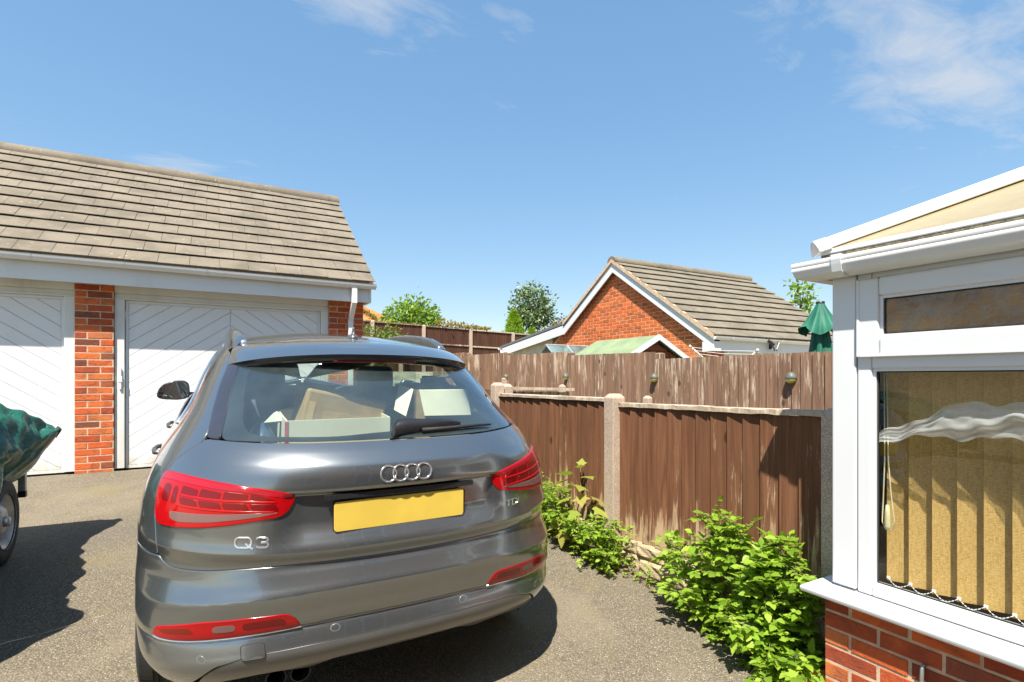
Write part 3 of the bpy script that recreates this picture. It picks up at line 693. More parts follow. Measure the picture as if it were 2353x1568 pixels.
# sill with a rounded nose
def sill(pts_out, pts_in, z0, nm='sill'):
    """profile swept round the corner: out = nose line, in = back line"""
    mb = MB(); prof = [(0, .0), (-.006, .006), (-.007, .018), (0, .026), (1, .052), (1, .0)]
    for (xo, yo), (xi, yi) in zip(pts_out, pts_in):
        for t, h in prof:
            tt = max(t, 0); ex = (xo-xi); ey = (yo-yi); L = math.hypot(ex, ey)/1.0
            mb.v.append(Vector((xo+(xi-xo)*tt+ex/L*(-min(t, 0)), yo+(yi-yo)*tt+ey/L*(-min(t, 0)), z0+h)))
    n = len(prof)
    for k in range(len(pts_out)-1): mb.f += [[k*n+i, k*n+(i+1) % n, (k+1)*n+(i+1) % n, (k+1)*n+i] for i in range(n)]
    return mb.obj(nm, M['pvc'], cv, auto=40)
sill([(2.302, YE), (2.302, 1.425), (XE, 1.425)], [(2.44, YE), (2.44, 1.30), (XE, 1.30)], .6945)
def ubar(name, parent, p0, p1, w0, w1, d0, d1, bev=.006):
    """white frame bar between two heights/positions on the X wall: y range, z range, x range"""
    mb = MB(); mb.box(d0, d1, p0, p1, w0, w1); return mb.obj(name, M['pvc'], parent, bevel=bev, seg=2)
XF = 2.380
ubar('corner_post', cv, 1.236, 1.334, .748, 2.10, XF, XF+.09)
mbp = MB(); mbp.box(XF+.0895, XF+.13, 1.262, 1.334, .748, 2.10); mbp.obj('corner_post', M['pvc'], cv, bevel=.004)
panes = []
def window(y1, y0):
    """one window bay on the wall facing the drive: fixed light below, opening fanlight above"""
    w = None
    fr = MB(); X0, X1 = XF+.006, XF+.07
    wobj = bpy.data.objects.new('window', None)
    fb = MB()
    for a, b, c_, d_ in ((y1-.056, y1, .742, 2.105), (y0, y0+.056, .742, 2.105)): fb.box(X0, X1, a, b, c_, d_)
    fb.box(X0, X1, y0+.0562, y1-.0562, .742, .786); fb.box(X0, X1, y0+.0562, y1-.0562, 1.692, 1.748); fb.box(X0, X1, y0+.0562, y1-.0562, 2.066, 2.105)
    w = fb.obj('window', M['pvc'], cv, bevel=.007, seg=2)
    s = MB(); S0, S1 = XF-.012, XF+.05
    a0, a1, b0, b1 = y0+.006, y1-.008, 1.742, 2.066; e = .082
    s.box(S0, S1, a1-e, a1, b0, b1); s.box(S0, S1, a0, a0+e, b0, b1); s.box(S0, S1, a0+e+.0002, a1-e-.0002, b0, b0+.078); s.box(S0, S1, a0+e+.0002, a1-e-.0002, b1-.075, b1)
    s.obj('sash', M['pvc'], w, bevel=.009, seg=2)
    lip = MB()
    for a, b, c_, d_ in ((a1-.010, a1+.002, b0-.002, b1), (a0+e-.004, a1-.012, b0-.004, b0+.010)): lip.box(S0-.004, S0+.01, a, b, c_, d_)
    lip.obj('sash_lip', M['pvc'], w, bevel=.003)
    bd = MB()
    for (u0, u1, v0, v1, d) in ((y0+.056, y1-.056, .786, 1.692, X0+.012), (a0+e, a1-e, b0+.078, b1-.075, S0+.014)):
        for a, b, c_, e_ in ((u1-.012, u1, v0, v1), (u0, u0+.012, v0, v1), (u0+.012, u1-.012, v0, v0+.012), (u0+.012, u1-.012, v1-.012, v1)): bd.box(d, d+.016, a, b, c_, e_)
    bd.obj('glazing_bead', M['pvc'], w)
    gk = MB()
    for (u0, u1, v0, v1, d) in ((y0+.068, y1-.068, .798, 1.680, X0+.020), (a0+e+.012, a1-e-.012, b0+.09, b1-.087, S0+.022)):
        for a, b, c_, e_ in ((u1-.005, u1, v0, v1), (u0, u0+.005, v0, v1), (u0+.005, u1-.005, v0, v0+.005), (u0+.005, u1-.005, v1-.005, v1)): gk.box(d, d+.006, a, b, c_, e_)
    gk.obj('gasket', M['rubber'], w)
    p = MB(); d = X0+.026; p.add([(d, y0+.066, .796), (d, y1-.066, .796), (d, y1-.066, 1.682), (d, y0+.066, 1.682)], [(0, 1, 2, 3)][::-1]); p.obj('pane', M['pane'], w)
    p = MB(); d = S0+.028; p.add([(d, a0+e+.01, b0+.088), (d, a1-e-.01, b0+.088), (d, a1-e-.01, b1-.085), (d, a0+e+.01, b1-.085)], [(0, 1, 2, 3)][::-1]); p.obj('pane', M['pane_top'], w)
    return w
M['pane'] = glass_mat('window_glass', (.93, .96, .95), 1.5)
g = NG('condensation_glass'); p = g.pos()     # rippled, misted fanlight glass, its warm brown reflection painted in as colour
tr = g.n('ShaderNodeBsdfTransparent'); g.put(tr.inputs[0], (.80, .78, .70)); gl = g.n('ShaderNodeBsdfGlossy'); gl.inputs['Roughness'].default_value = .16
g.t.links.new(g.bump(g.noise(30, 3, .5, p, (1, 1, .35)), .25, .02), gl.inputs['Normal'])
fr = g.n('ShaderNodeFresnel'); fr.inputs[0].default_value = 1.9
m1 = g.n('ShaderNodeMixShader'); g.put(m1.inputs[0], g.math('MULTIPLY', fr.outputs[0], 1.3, clamp=True)); g.t.links.new(tr.outputs[0], m1.inputs[1]); g.t.links.new(gl.outputs[0], m1.inputs[2])
df = g.n('ShaderNodeBsdfDiffuse'); g.put(df.inputs[0], g.mix(g.step(g.noise(2.2, 4, .6, p, (1, 1, 2.)), .35, .65), (.24, .13, .05), (.50, .27, .09)))
m2 = g.n('ShaderNodeMixShader'); g.put(m2.inputs[0], g.math('MULTIPLY', g.step(g.noise(11, 6, .7, p, (1, 1, 1.6)), .25, .7), .80)); g.t.links.new(m1.outputs[0], m2.inputs[1]); g.t.links.new(df.outputs[0], m2.inputs[2])
M['pane_top'] = g.end(m2.outputs[0])
window(1.232, -.10); 
ubar('mullion', cv, -.19, -.105, .748, 2.10, XF, XF+.09)
window(-.195, -1.6); ubar('mullion', cv, YE, -1.605, .748, 2.10, XF, XF+.09)
# far side wall of the conservatory (seen through the glass)
fb = MB(); Y0, Y1 = WY-.10, WY-.03
for x in (2.52, 3.55, 4.6, XE-.03): fb.box(x-.04, x+.04, Y0, Y1, .742, 2.105)
fb.box(2.57, XE, Y0, Y1, .742, .80); fb.box(2.57, XE, Y0, Y1, 2.03, 2.105); w2 = fb.obj('window', M['pvc'], cv)
p = MB(); p.box(2.56, XE, WY-.066, WY-.062, .80, 2.03); p.obj('pane', M['pane'], w2)
# eaves, gutter, roof
mb = MB(); mb.box(2.352, 2.50, YE, 1.3575, 2.1055, 2.19); mb.box(2.50, XE, 1.24, 1.3575, 2.1055, 2.19); mb.obj('eaves_beam', M['pvc_old'], cv, bevel=.004)
def ogee(parent, path, name):
    """ogee gutter: path of (outer point, inward unit) pairs; profile (outward offset, height)"""
    prof = [(0.0, 0.0), (.020, .001), (.040, .008), (.050, .022), (.0535, .040), (.0575, .046), (.059, .058), (.056, .064), (.0585, .070), (.060, .086), (.058, .090), (.053, .090), (.052, .07), (.046, .03), (.03, .010), (0, .008), (-.030, .010), (-.032, .085), (-.036, .085), (-.036, .0)]
    mb = MB(); n = len(prof)
    for q, o in path:
        q, o = Vector(q), Vector(o)
        for a, h in prof: mb.v.append(q+o*a*1.0+Vector((0, 0, h*.86)))
    for k in range(len(path)-1): mb.f += [[k*n+i, k*n+(i+1) % n, (k+1)*n+(i+1) % n, (k+1)*n+i] for i in range(n)]
    mb.f += [list(range(n))[::-1], [(len(path)-1)*n+i for i in range(n)]]
    return mb.obj(name, M['pvc_old'], parent, auto=50)
GXc, GYc = 2.33, 1.395
gcv = ogee(cv, [((GXc, YE, 2.088), (-1, 0, 0)), ((GXc, GYc, 2.088), (-1, 1, 0)), ((XE, GYc, 2.088), (0, 1, 0))], 'gutter')
mb = MB(); pr = [(.0, -.004), (.030, -.003), (.054, .016), (.061, .05), (.0645, .072), (.064, .094), (.052, .094), (.05, .08)]
for y in (1.235, 1.275):
    for a, h in pr: mb.v.append(Vector((GXc-a, y, 2.088+h*.88)))
n = len(pr); mb.f = [[i, i+1, n+i+1, n+i] for i in range(n-1)]; mb.obj('gutter_union', M['pvc'], gcv, solid=.005)
g = NG('cream_polycarbonate'); p = g.pos()
c = g.mix(g.step(g.noise(60, 4, .6, p, (1, .25, 1)), .35, .7), (.40, .325, .175), (.46, .385, .225))
c = g.mix(g.math('MULTIPLY', g.step(g.noise(120, 2, .6, p, (1, .5, 1)), .6, .7), .4), c, (.40, .34, .2))
b = g.bsdf(c, .35, 0); t = g.n('ShaderNodeBsdfTranslucent'); t.inputs[0].default_value = (.42, .36, .22, 1)
m_ = g.n('ShaderNodeMixShader'); m_.inputs[0].default_value = .22; g.t.links.new(b, m_.inputs[1]); g.t.links.new(t.outputs[0], m_.inputs[2]); M['poly'] = g.end(m_.outputs[0])
M['moss'] = plain('gutter_moss', (.20, .17, .10), .95, var=.5, scale=60, bump=.6, bscale=120, world=True)
ts = .466; RX = 3.87; RZc = 2.206+(RX-2.335)*ts; HY_ = 1.360
rf = MB(); cy_ = HY_-(RX-2.335)
rf.add([(2.335, YE, 2.206), (2.335, HY_, 2.206), (RX, cy_, RZc), (RX, YE, RZc)], [(3, 2, 1, 0)])
rf.add([(2.335, HY_, 2.206), (XE+.05, HY_, 2.206), (RX, cy_, RZc)], [(0, 1, 2)][::-1])
rf.add([(XE+.05, HY_, 2.206), (XE+.05, YE, 2.206), (RX, YE, RZc), (RX, cy_, RZc)], [(0, 1, 2, 3)][::-1])
roofc = rf.obj('roof', M['poly'], cv, solid=.02)
mb = MB(); mb.box(2.322, 2.352, YE, 1.355, 2.1905, 2.2130); mb.obj('eaves_trim', M['pvc'], roofc, bevel=.004)
mb = MB(); mb.box(2.325, 2.36, YE, 1.35, 2.165, 2.1903); mb.obj('moss_line', M['moss'], roofc)
def hipbar(a, b, w, h, name, parent):
    a, b = Vector(a), Vector(b); d = (b-a).normalized(); sd = d.cross(Vector((0, 0, 1))).normalized(); up = sd.cross(d)
    prof = [(-w, -.010), (-w, .008), (-w*.62, h*.72), (-w*.3, h), (w*.3, h), (w*.62, h*.72), (w, .008), (w, -.010)]
    mb = MB(); n = len(prof)
    for q in (a, b):
        for x, z in prof: mb.v.append(q+sd*x+up*z)
    mb.f = [[i, (i+1) % n, n+(i+1) % n, n+i] for i in range(n)]+[list(range(n))[::-1], list(range(n, 2*n))]
    return mb.obj(name, M['pvc'], parent, bevel=.004)
hb = hipbar((2.335, 1.362, 2.216), (RX, RX*-1+2.335+1.362, RZc+.020), .052, .045, 'hip_capping', roofc)
hipbar((2.322, 1.375, 2.206), (2.358, 1.339, 2.222), .058, .052, 'hip_end_cap', roofc)
hipbar((XE+.05, 1.36, 2.218), (RX, cy_, RZc+.03), .052, .045, 'hip_capping', roofc)
hipbar((RX, cy_, RZc+.03), (RX, YE, RZc+.03), .06, .05, 'ridge_capping', roofc)
for y in (-.62, -1.4): hipbar((2.33, y, 2.218), (RX, y, RZc+.012), .03, .022, 'glazing_bar', roofc)
fl_ = MB(); fl_.box(WX+.1, XE, YE, WY-.1, .10, .16); fl_.obj('floor', plain('pale_floor', (.42, .38, .32), .5), cv)
ib = MB(); ib.box(2.455, 2.56, YE, 1.25, .735, .752); ib.obj('inner_sill', M['pvc'], cv)

# vertical blind inside the window
g = NG('woven_blind'); v = g.pos()
wx = g.noise(1.0, 3, .6, v, (90, 90, 420)); wz = g.noise(1.0, 3, .6, v, (300, 300, 26)); wv = g.math('ADD', g.math('MULTIPLY', wx, .65), g.math('MULTIPLY', wz, .35))
c = g.ramp(g.step(wv, .28, .72), [(0, (.34, .195, .050)), (.5, (.54, .345, .115)), (1, (.66, .46, .19))])
b = g.bsdf(c, .85, 0, g.bump(wv, .4, .003), spec=.15); t = g.n('ShaderNodeBsdfTranslucent'); g.put(t.inputs[0], g.mix(.5, c, (.5, .34, .10)))
m_ = g.n('ShaderNodeMixShader'); m_.inputs[0].default_value = .12; g.t.links.new(b, m_.inputs[1]); g.t.links.new(t.outputs[0], m_.inputs[2]); M['blind'] = g.end(m_.outputs[0])
vb = thing('vertical_blind', 'tan woven vertical blind hanging behind the big conservatory window', 'blind', (2.59, .6, .75))
BX = 2.585
me = None
for k in range(17):
    y = 1.205-.0835*k
    mb = MB(); W = .0890
    def fn(u, v, y=y): 
        q = (u-.5)*W; return (q*math.sin(R(27))+.004*math.cos((u-.5)*math.pi), -q*math.cos(R(27))*1.04, v*(1.255))
    if me is None: mb.grid(fn, 6, 1); me = make_mesh('slat', mb.v, mb.f, M['blind'], True)
    piece('slat', me, vb, Matrix.Translation((BX, y-W/2, .765)) @ Matrix.Rotation((random.random()-.5)*.10, 4, 'Z'))
mb = MB(); mb.box(BX-.03, BX+.03, -.2, 1.22, 2.02, 2.06); mb.obj('headrail', M['pvc'], vb)
M['cord'] = plain('cream_cord', (.66, .60, .36), .5)
mb = MB()
for k in range(16):
    y0, y1 = 1.195-.0835*k, 1.195-.0835*(k+1)
    pts = [(BX-.022-.012*math.sin(math.pi*t), y0+(y1-y0)*t, .778-.022*math.sin(math.pi*t)) for t in np.linspace(0, 1, 9)]
    for a, b in zip(pts[:-1], pts[1:]):
        mb.tube([a, [a[i]+(b[i]-a[i])*.72 for i in range(3)]], .0017, 5)
mb.obj('bead_chain', M['pvc'], vb)
mb = MB()
for k in range(17): y = 1.195-.0835*k; mb.obox(Matrix.Translation((BX-.020, y, .780)), .006, .013, .009)
mb.obj('weight_clip', M['pvc'], vb)
mb = MB(); lp = [(2.50, 1.178+.004, 1.9), (2.50, 1.180, 1.30), (2.50, 1.186, 1.12), (2.50, 1.190, 1.035), (2.50, 1.176, 1.005), (2.50, 1.152, 1.008), (2.50, 1.143, 1.05), (2.50, 1.156, 1.16), (2.50, 1.166, 1.30), (2.50, 1.176, 1.9)]
mb.tube(lp, .0028, 6); cd = mb.obj('pull_cord', M['cord'], vb, smooth=True)
mb = MB(); mb.lathe([(.0, -.055), (.008, -.055), (.013, -.04), (.010, .02), (.006, .05), (0, .052)], Matrix.Translation((2.497, 1.168, 1.06)), 12); mb.obj('cord_weight', M['cord'], cd, smooth=True)
# sheer white net swag draped between glass and blind
g = NG('white_net'); v = g.pos()
d_ = g.n('ShaderNodeBsdfDiffuse'); d_.inputs[0].default_value = (.92, .93, .93, 1); t = g.n('ShaderNodeBsdfTranslucent'); t.inputs[0].default_value = (.92, .93, .93, 1)
m_ = g.n('ShaderNodeMixShader'); m_.inputs[0].default_value = .45; g.t.links.new(d_.outputs[0], m_.inputs[1]); g.t.links.new(t.outputs[0], m_.inputs[2])
tr = g.n('ShaderNodeBsdfTransparent'); m2 = g.n('ShaderNodeMixShader')
g.put(m2.inputs[0], g.ramp(g.noise(9, 4, .6, v, (1, .5, 1.8)), [(.3, .30), (.7, .74)])); g.t.links.new(tr.outputs[0], m2.inputs[1]); g.t.links.new(m_.outputs[0], m2.inputs[2]); M['net'] = g.end(m2.outputs[0])
mb = MB()
ty = [1.222, 1.13, 1.02, .90, .78, .5, .2]; tz = [1.385, 1.44, 1.50, 1.555, 1.565, 1.56, 1.55]; bz = [1.375, 1.395, 1.415, 1.425, 1.43, 1.42, 1.42]
def fn(u, v):
    y = 1.222-u*.95; a = np.interp(-y, [-q for q in ty], tz); b = np.interp(-y, [-q for q in ty], bz)
    z = b+(a-b)*v; x = 2.462+.012*math.sin(v*7+y*9)+.006*math.sin(y*21+v*15)+.003*math.sin(y*47-v*19)+.002*math.sin(y*90+v*31)
    return (x, y, z+.010*math.sin(y*26+v*3)+.006*math.sin(y*61))
mb.grid(fn, 70, 16)
nt = mb.obj('net_curtain', M['net'], None, smooth=True); tag(nt, 'sheer white crumpled net draped across the upper part of the conservatory window', 'net curtain')

M['terracotta'] = plain('terracotta', (.50, .19, .09), .85, var=.15, bump=.3)
tpot = thing('plant_pot', 'small terracotta pot half hidden by the leafy shrub at the brick corner', 'plant pot', (2.50, 1.47, GZ(1.47)))
mb = MB(); zp = GZ(1.47); mb.lathe([(0, zp), (.055, zp), (.072, zp+.14), (.080, zp+.14), (.080, zp+.175), (.070, zp+.175), (.066, zp+.15), (0, zp+.15)], Matrix.Translation((2.50, 1.47, 0)), 28); mb.obj('pot', M['terracotta'], tpot, smooth=True, auto=40)
cb = thing('cable', 'short bent grey cable coming out of the brick joint under the sill', 'cable', (2.38, .985, .53))
mb = MB(); mb.tube([(2.40, .985, .545), (2.372, .985, .545), (2.364, .986, .535), (2.366, .988, .50), (2.370, .990, .38), (2.368, .988, .12)], .007, 8); mb.obj('lead', M['galv'], cb, smooth=True)

# unseen house added behind the viewpoint to give the car paint reflections
hs = thing('house', 'unseen brick house added behind the viewpoint to be mirrored in the car paint', 'house', (2, -3, 0))
mb = MB(); mb.box(-3.0, 9, -8, -2.2, -.3, 4.7); g = NG('house_brick'); bt = g.n('ShaderNodeTexBrick'); g.t.links.new(g.mapping(g.pos(), (4.44, 4.44, 4.44), rot=(R(90), 0, 0)), bt.inputs[0])
bt.inputs['Color1'].default_value = (.40, .13, .06, 1); bt.inputs['Color2'].default_value = (.30, .10, .06, 1); bt.inputs['Mortar'].default_value = (.45, .38, .3, 1); bt.inputs['Scale'].default_value = 1; bt.inputs['Row Height'].default_value = .333; bt.inputs['Brick Width'].default_value = 1; bt.inputs['Mortar Size'].default_value = .04
mb.obj('wall', g.end(g.bsdf(bt.outputs[0], .9)), hs)
for x0, x1, z0, z1 in ((-2.1, -.5, 1.0, 2.2), (.6, 1.6, .1, 2.15), (-2.0, -.6, 3.2, 4.3), (.6, 1.8, 3.2, 4.3)):
    mb = MB()
    for a, b, c_, d_ in ((x0, x0+.07, z0, z1), (x1-.07, x1, z0, z1), (x0, x1, z0, z0+.07), (x0, x1, z1-.07, z1), ((x0+x1)/2-.04, (x0+x1)/2+.04, z0, z1)): mb.box(a, b, -2.198, -2.14, c_, d_)
    w = mb.obj('window', M['pvc'], hs); mb = MB(); mb.box(x0+.05, x1-.05, -2.185, -2.17, z0+.05, z1-.05); mb.obj('pane', plain('dark_glass', (.03, .035, .04), .03) if 'dg' not in M else M['dg'], w)

# ------------------------------------------------------------------ neighbour's garden: shed, greenhouse, airer, parasol, lamps
M['felt'] = plain('green_felt', (.21, .27, .145), .9, var=.15, scale=4, bump=.4, bscale=160, world=True)
M['shed_wood'] = fence_mat('shed_cladding', (.27, .085, .035), (.34, .115, .05), (.42, .18, .09), -.05, 0, 0, 1)
M['grey_trim'] = plain('grey_white_trim', (.66, .69, .70), .5)
sh = thing('shed', 'timber garden shed with pale green felt roof and grey edged gable above the fence', 'shed', (6.2, 6.95, GZ(7)))
SY0, SY1, SX, SZ = 6.2, 7.78, 6.2, 2.335
mb = MB(); mb.prism([(SX-.83, SY0+.10, .5), (SX+.83, SY0+.10, .5), (SX+.83, SY0+.10, 1.80), (SX, SY0+.10, SZ-.11), (SX-.83, SY0+.10, 1.80)], (0, SY1-SY0-.2, 0)); mb.obj('wall', M['dark'], sh)
for k in range(16):
    z0, z1 = .62+k*.105, .62+k*.105+.100; hw = lambda z: min(.84, (SZ-.10-z)/.53)
    if hw(z0) < .02: continue
    a, b = hw(z0), max(.005, hw(z1)); mb = MB(); yb, yf_ = SY0+.098, SY0+.078
    mb.hexa([(SX-a, yf_-.012, z0), (SX+a, yf_-.012, z0), (SX+a, yb, z0), (SX-a, yb, z0), (SX-b, yf_+.010, z1), (SX+b, yf_+.010, z1), (SX+b, yb, z1), (SX-b, yb, z1)]); mb.obj('board', M['shed_wood'], sh)
mb = MB()
for s_ in (-1, 1): mb.hexa([(SX+s_*x, y, SZ-x*.53-d) for d in (.025, 0) for x, y in ((0, SY0-.0), (1.02, SY0-.0), (1.02, SY1), (0, SY1))])
mb.obj('roof', M['felt'], sh)
for s_ in (-1, 1):
    mb = MB(); mb.prism([(SX, SY0-.022, SZ+.012), (SX+s_*1.03, SY0-.022, SZ+.012-1.03*.53), (SX+s_*1.03, SY0-.022, SZ-.075-1.03*.53), (SX, SY0-.022, SZ-.075)], (0, .02, 0)); mb.obj('bargeboard', M['grey_trim'], sh)
mb = MB(); mb.box(SX-.30, SX+.42, SY0+.03, SY0+.065, 1.10, 1.86); mb.obj('window_frame', M['grey_trim'], sh)
mb = MB(); mb.box(SX-.24, SX+.36, SY0+.022, SY0+.029, 1.16, 1.79); mb.obj('pane', M['pane'], sh)

gh = thing('greenhouse', 'small clear roofed greenhouse with thin aluminium bars left of the green shed', 'greenhouse', (6.8, 9.5, G0))
M['alu'] = plain('aluminium', (.62, .62, .58), .35, .6)
mb = MB(); rz, ez = 2.36, 1.88
for x in (6.2, 6.75, 7.3):
    for s_ in (-1, 1): mb.tube([(x, 9.5, rz), (x, 9.5+s_*.62, ez), (x, 9.5+s_*.62, G0)], .016, 6)
mb.tube([(6.18, 9.5, rz), (7.32, 9.5, rz)], .02, 6)
for s_ in (-1, 1): mb.tube([(6.18, 9.5+s_*.62, ez), (7.32, 9.5+s_*.62, ez)], .016, 6)
mb.obj('frame', M['alu'], gh)
M['clear'] = glass_mat('greenhouse_glazing', (.86, .88, .84), 1.5, .05, .25)
for s_ in (-1, 1):
    for x0, x1 in ((6.215, 6.735), (6.765, 7.285)):
        mb = MB(); mb.add([(x0, 9.5, rz), (x1, 9.5, rz), (x1, 9.5+s_*.62, ez), (x0, 9.5+s_*.62, ez)], [(0, 1, 2, 3)]); mb.obj('pane', M['clear'], gh, solid=.004)

ad = thing('clothes_airer', 'white rotary clothes airer with thin lines poking above the fence beside the shed', 'airer', (6.7, 5.3, GZ(5)))
mb = MB(); mb.tube([(6.7, 5.3, .4), (6.7, 5.3, 1.75)], .022, 10); mb.obj('pole', M['alu'], ad, smooth=True)
arms = [(6.10, 5.45, 2.10), (6.55, 4.70, 2.02), (7.42, 5.05, 1.97), (6.95, 6.0, 1.97)]
M['airer'] = plain('cream_plastic_tube', (.68, .62, .47), .4)
for a in arms:
    mb = MB(); mb.tube([(6.7, 5.3, 1.62), a], [.017, .014], 8); mb.tube([a, Vector(a)+(Vector(a)-Vector((6.7, 5.3, 1.62))).normalized()*.04], .019, 8); mb.obj('arm', M['airer'], ad, smooth=True)
mb = MB()
for q in (1.0, .9, .8, .7, .55, .4):
    pts = [Vector((6.7, 5.3, 1.62))+(Vector(a)-Vector((6.7, 5.3, 1.62)))*q for a in arms]
    for i in range(4): mb.tube([pts[i], (pts[i]+pts[(i+1) % 4])/2+Vector((0, 0, -.02)), pts[(i+1) % 4]], .0035, 4)
mb.obj('line', M['grey_trim'], ad)

g = NG('parasol_fabric'); c = g.mix(g.step(g.noise(3, 4, .6), .35, .7), (.016, .115, .072), (.028, .165, .105)); M['parasol'] = g.end(g.bsdf(c, .6, 0, None, spec=.3))
ps = thing('parasol', 'folded green garden parasol standing behind the fence beside the conservatory', 'parasol', (5.6, 3.26, GZ(3)))
mb = MB(); mb.tube([(5.6, 3.26, .3), (5.6, 3.26, 2.45)], .02, 10); mb.obj('pole', M['grey_trim'], ps, smooth=True)
def folded(z0, z1, r0, r1, n, amp, flare, ph, name):
    mb = MB(); nu, nv = 72, 14
    def fn(u, v):
        a = u*2*math.pi; e = v**1.15; r = r0+(r1-r0)*e; r += amp*e*(math.sin(a*n+ph+1.1*v)+.35*math.sin(a*(n*2+1)+2)); z = z0+(z1-z0)*v+flare*e*math.sin(a*n*.5+ph)*(v > .8)*(v-.8)*5
        return (5.6+r*math.cos(a), 3.26+r*math.sin(a), z)
    mb.grid(fn, nu, nv); return mb.obj(name, M['parasol'], ps, smooth=True)
folded(2.45, 2.15, .035, .185, 6, .034, .05, 0, 'valance'); folded(2.30, 1.30, .06, .19, 7, .058, .0, 1.0, 'canopy')
mb = MB(); mb.lathe([(.042, 2.44), (.042, 2.462), (.0, 2.468)], Matrix.Translation((5.6, 3.26, 0)), 14); mb.obj('cap', M['black_plastic'], ps, smooth=True)

M['lamp_grey'] = plain('grey_lamp_shade', (.13, .135, .115), .5, var=.3)
M['lamp_lens'] = plain('yellow_lamp_lens', (.50, .48, .12), .25, var=.15)
def lamp(y, z, label):
    t = thing('fence_lamp', label, 'lamp', (UX-.02, y, z), group='small lamps along the weathered fence')
    prof = [(.0, .062), (.022, .058), (.040, .042), (.050, .018), (.053, .0), (.050, -.004), (.049, -.004)]
    mb = MB(); mb.lathe(prof, Matrix.Translation((UX-.040, y, z)), 20); mb.obj('lamp_shade', M['lamp_grey'], t, smooth=True)
    mb = MB(); mb.lathe([(.048, -.003), (.046, -.018), (.036, -.034), (.02, -.043), (0, -.045)], Matrix.Translation((UX-.040, y, z)), 20); mb.obj('lens', M['lamp_lens'], t, smooth=True)
    mb = MB(); mb.box(UX-.030, UX+.004, y-.03, y+.03, z-.03, z+.045); mb.obj('back_plate', M['lamp_grey'], t)
lamp(8.68, 1.66, 'small grey fence lamp farthest along the weathered fence, above the corner of the concrete posts')
lamp(6.74, 1.66, 'small grey and yellow fence lamp above the bleached broken cross rail')
lamp(4.84, 1.645, 'small grey and yellow fence lamp at the step in the weathered fence top')
lamp(3.05, 1.645, 'small grey and yellow fence lamp nearest the conservatory on the weathered fence')

oh = thing('house', 'distant house with orange tiled roof just beyond the brick corner of the big garage', 'house', (7, 31, 1.8))
M['orange_tile'] = plain('orange_roof_tile', (.48, .17, .05), .9, var=.35, scale=3, world=True)
mb = MB(); mb.box(3, 8.2, 29, 36, 1.8, 4.75); mb.obj('wall', M['brick'], oh)
mb = MB(); mb.add([(2.6, 28.5, 4.7), (8.9, 28.5, 4.7), (8.9, 36.5, 4.7), (2.6, 36.5, 4.7), (5.6, 31.3, 6.7), (5.9, 33.7, 6.7)], [(0, 1, 4), (1, 2, 5, 4), (2, 3, 5), (3, 0, 4, 5)]); mb.obj('roof', M['orange_tile'], oh)
mb = MB(); mb.box(2.6, 8.9, 28.42, 28.5, 4.52, 4.72); mb.obj('fascia', M['pvc'], oh)

# ------------------------------------------------------------------ trees and shrubs beyond the fences
def leaf_cloud(n, fn_pos, size, bend=.25, up=.25, elong=1.9, jitter=.4):
    mb = MB(); rng = np.random.default_rng(int(abs(size*1e4))+n)
    for i in range(n):
        p, outw = fn_pos(rng)
        d = Vector(rng.normal(size=3)); d = (d.normalized()*.8+Vector(outw)*.7+Vector((0, 0, up*.4-.2))).normalized()
        sd = d.cross(Vector(rng.normal(size=3))).normalized(); nn = sd.cross(d)
        L = size*(1-jitter/2+jitter*rng.random()); w = L/elong/2; p = Vector(p)
        k = len(mb.v)
        mb.v += [p, p+d*L*.5+sd*w-nn*w*bend, p+d*L, p+d*L*.5-sd*w-nn*w*bend, p+d*L*.5+nn*w*.1]
        mb.f += [[k, k+1, k+4], [k+1, k+2, k+4], [k+2, k+3, k+4], [k+3, k, k+4]]
    return mb
def clumps(center, radii, n, r, seed, hollow=.35, flat=0):
    rng = np.random.default_rng(seed); cs = []
    for i in range(n):
        d = rng.normal(size=3); d /= np.linalg.norm(d); q = hollow+(1-hollow)*rng.random()**.5
        if d[2] < -.3: d[2] *= .5
        cs.append(np.array(center)+d*np.array(radii)*q)
    c0 = np.array(center)
    def fn(rng):
        c = cs[rng.integers(len(cs))]; o = rng.normal(size=3)*r*.5; p = c+o; w = (p-c0)/np.array(radii); w = w/(np.linalg.norm(w)+1e-6)
        return p, w*.5+o/(np.linalg.norm(o)+1e-6)*.5
    return fn, cs
def tree(name, label, cat, base, top, center, radii, n, size, mat, seed, nclump=40, r=.3, trunk=.07, limbs=7, group=None, hollow=.35, elong=1.9):
    t = thing(name, label, cat, base, group=group)
    fn, cs = clumps(center, radii, nclump, r, seed, hollow)
    leaf_cloud(n, fn, size, elong=elong).obj('crown', mat, t)
    mb = MB(); b = Vector(base); c = Vector(center); h = c.z-b.z
    mid = b+(c-b)*.55+Vector((.05, .03, 0)); mb.tube([b, b+(mid-b)*.5+Vector((.02, 0, 0)), mid, c+Vector((0, 0, radii[2]*.3))], [trunk, trunk*.85, trunk*.65, trunk*.2], 8)
    rng = np.random.default_rng(seed+5)
    for k in range(limbs):
        e = Vector(cs[rng.integers(len(cs))]); s_ = b+(c-b)*(.45+.5*rng.random()); m_ = (s_+e)/2+Vector((0, 0, .06)); mb.tube([s_, m_, e], [trunk*.4, trunk*.25, trunk*.08], 6)
    mb.obj('trunk', M['bark'], t, smooth=True)
    return t
M['bark'] = plain('bark', (.13, .10, .07), .95, var=.3, scale=20, bump=.8, bscale=60, world=True)
M['leaf_bush'] = leaf_mat('bush_leaf', [(0, (.10, .18, .018)), (.45, (.19, .32, .032)), (.8, (.29, .43, .055)), (1, (.15, .24, .04))])
M['leaf_varieg'] = leaf_mat('variegated_leaf', [(0, (.045, .085, .028)), (.45, (.09, .15, .05)), (.70, (.20, .27, .13)), (1, (.40, .46, .30))], trans=.2)
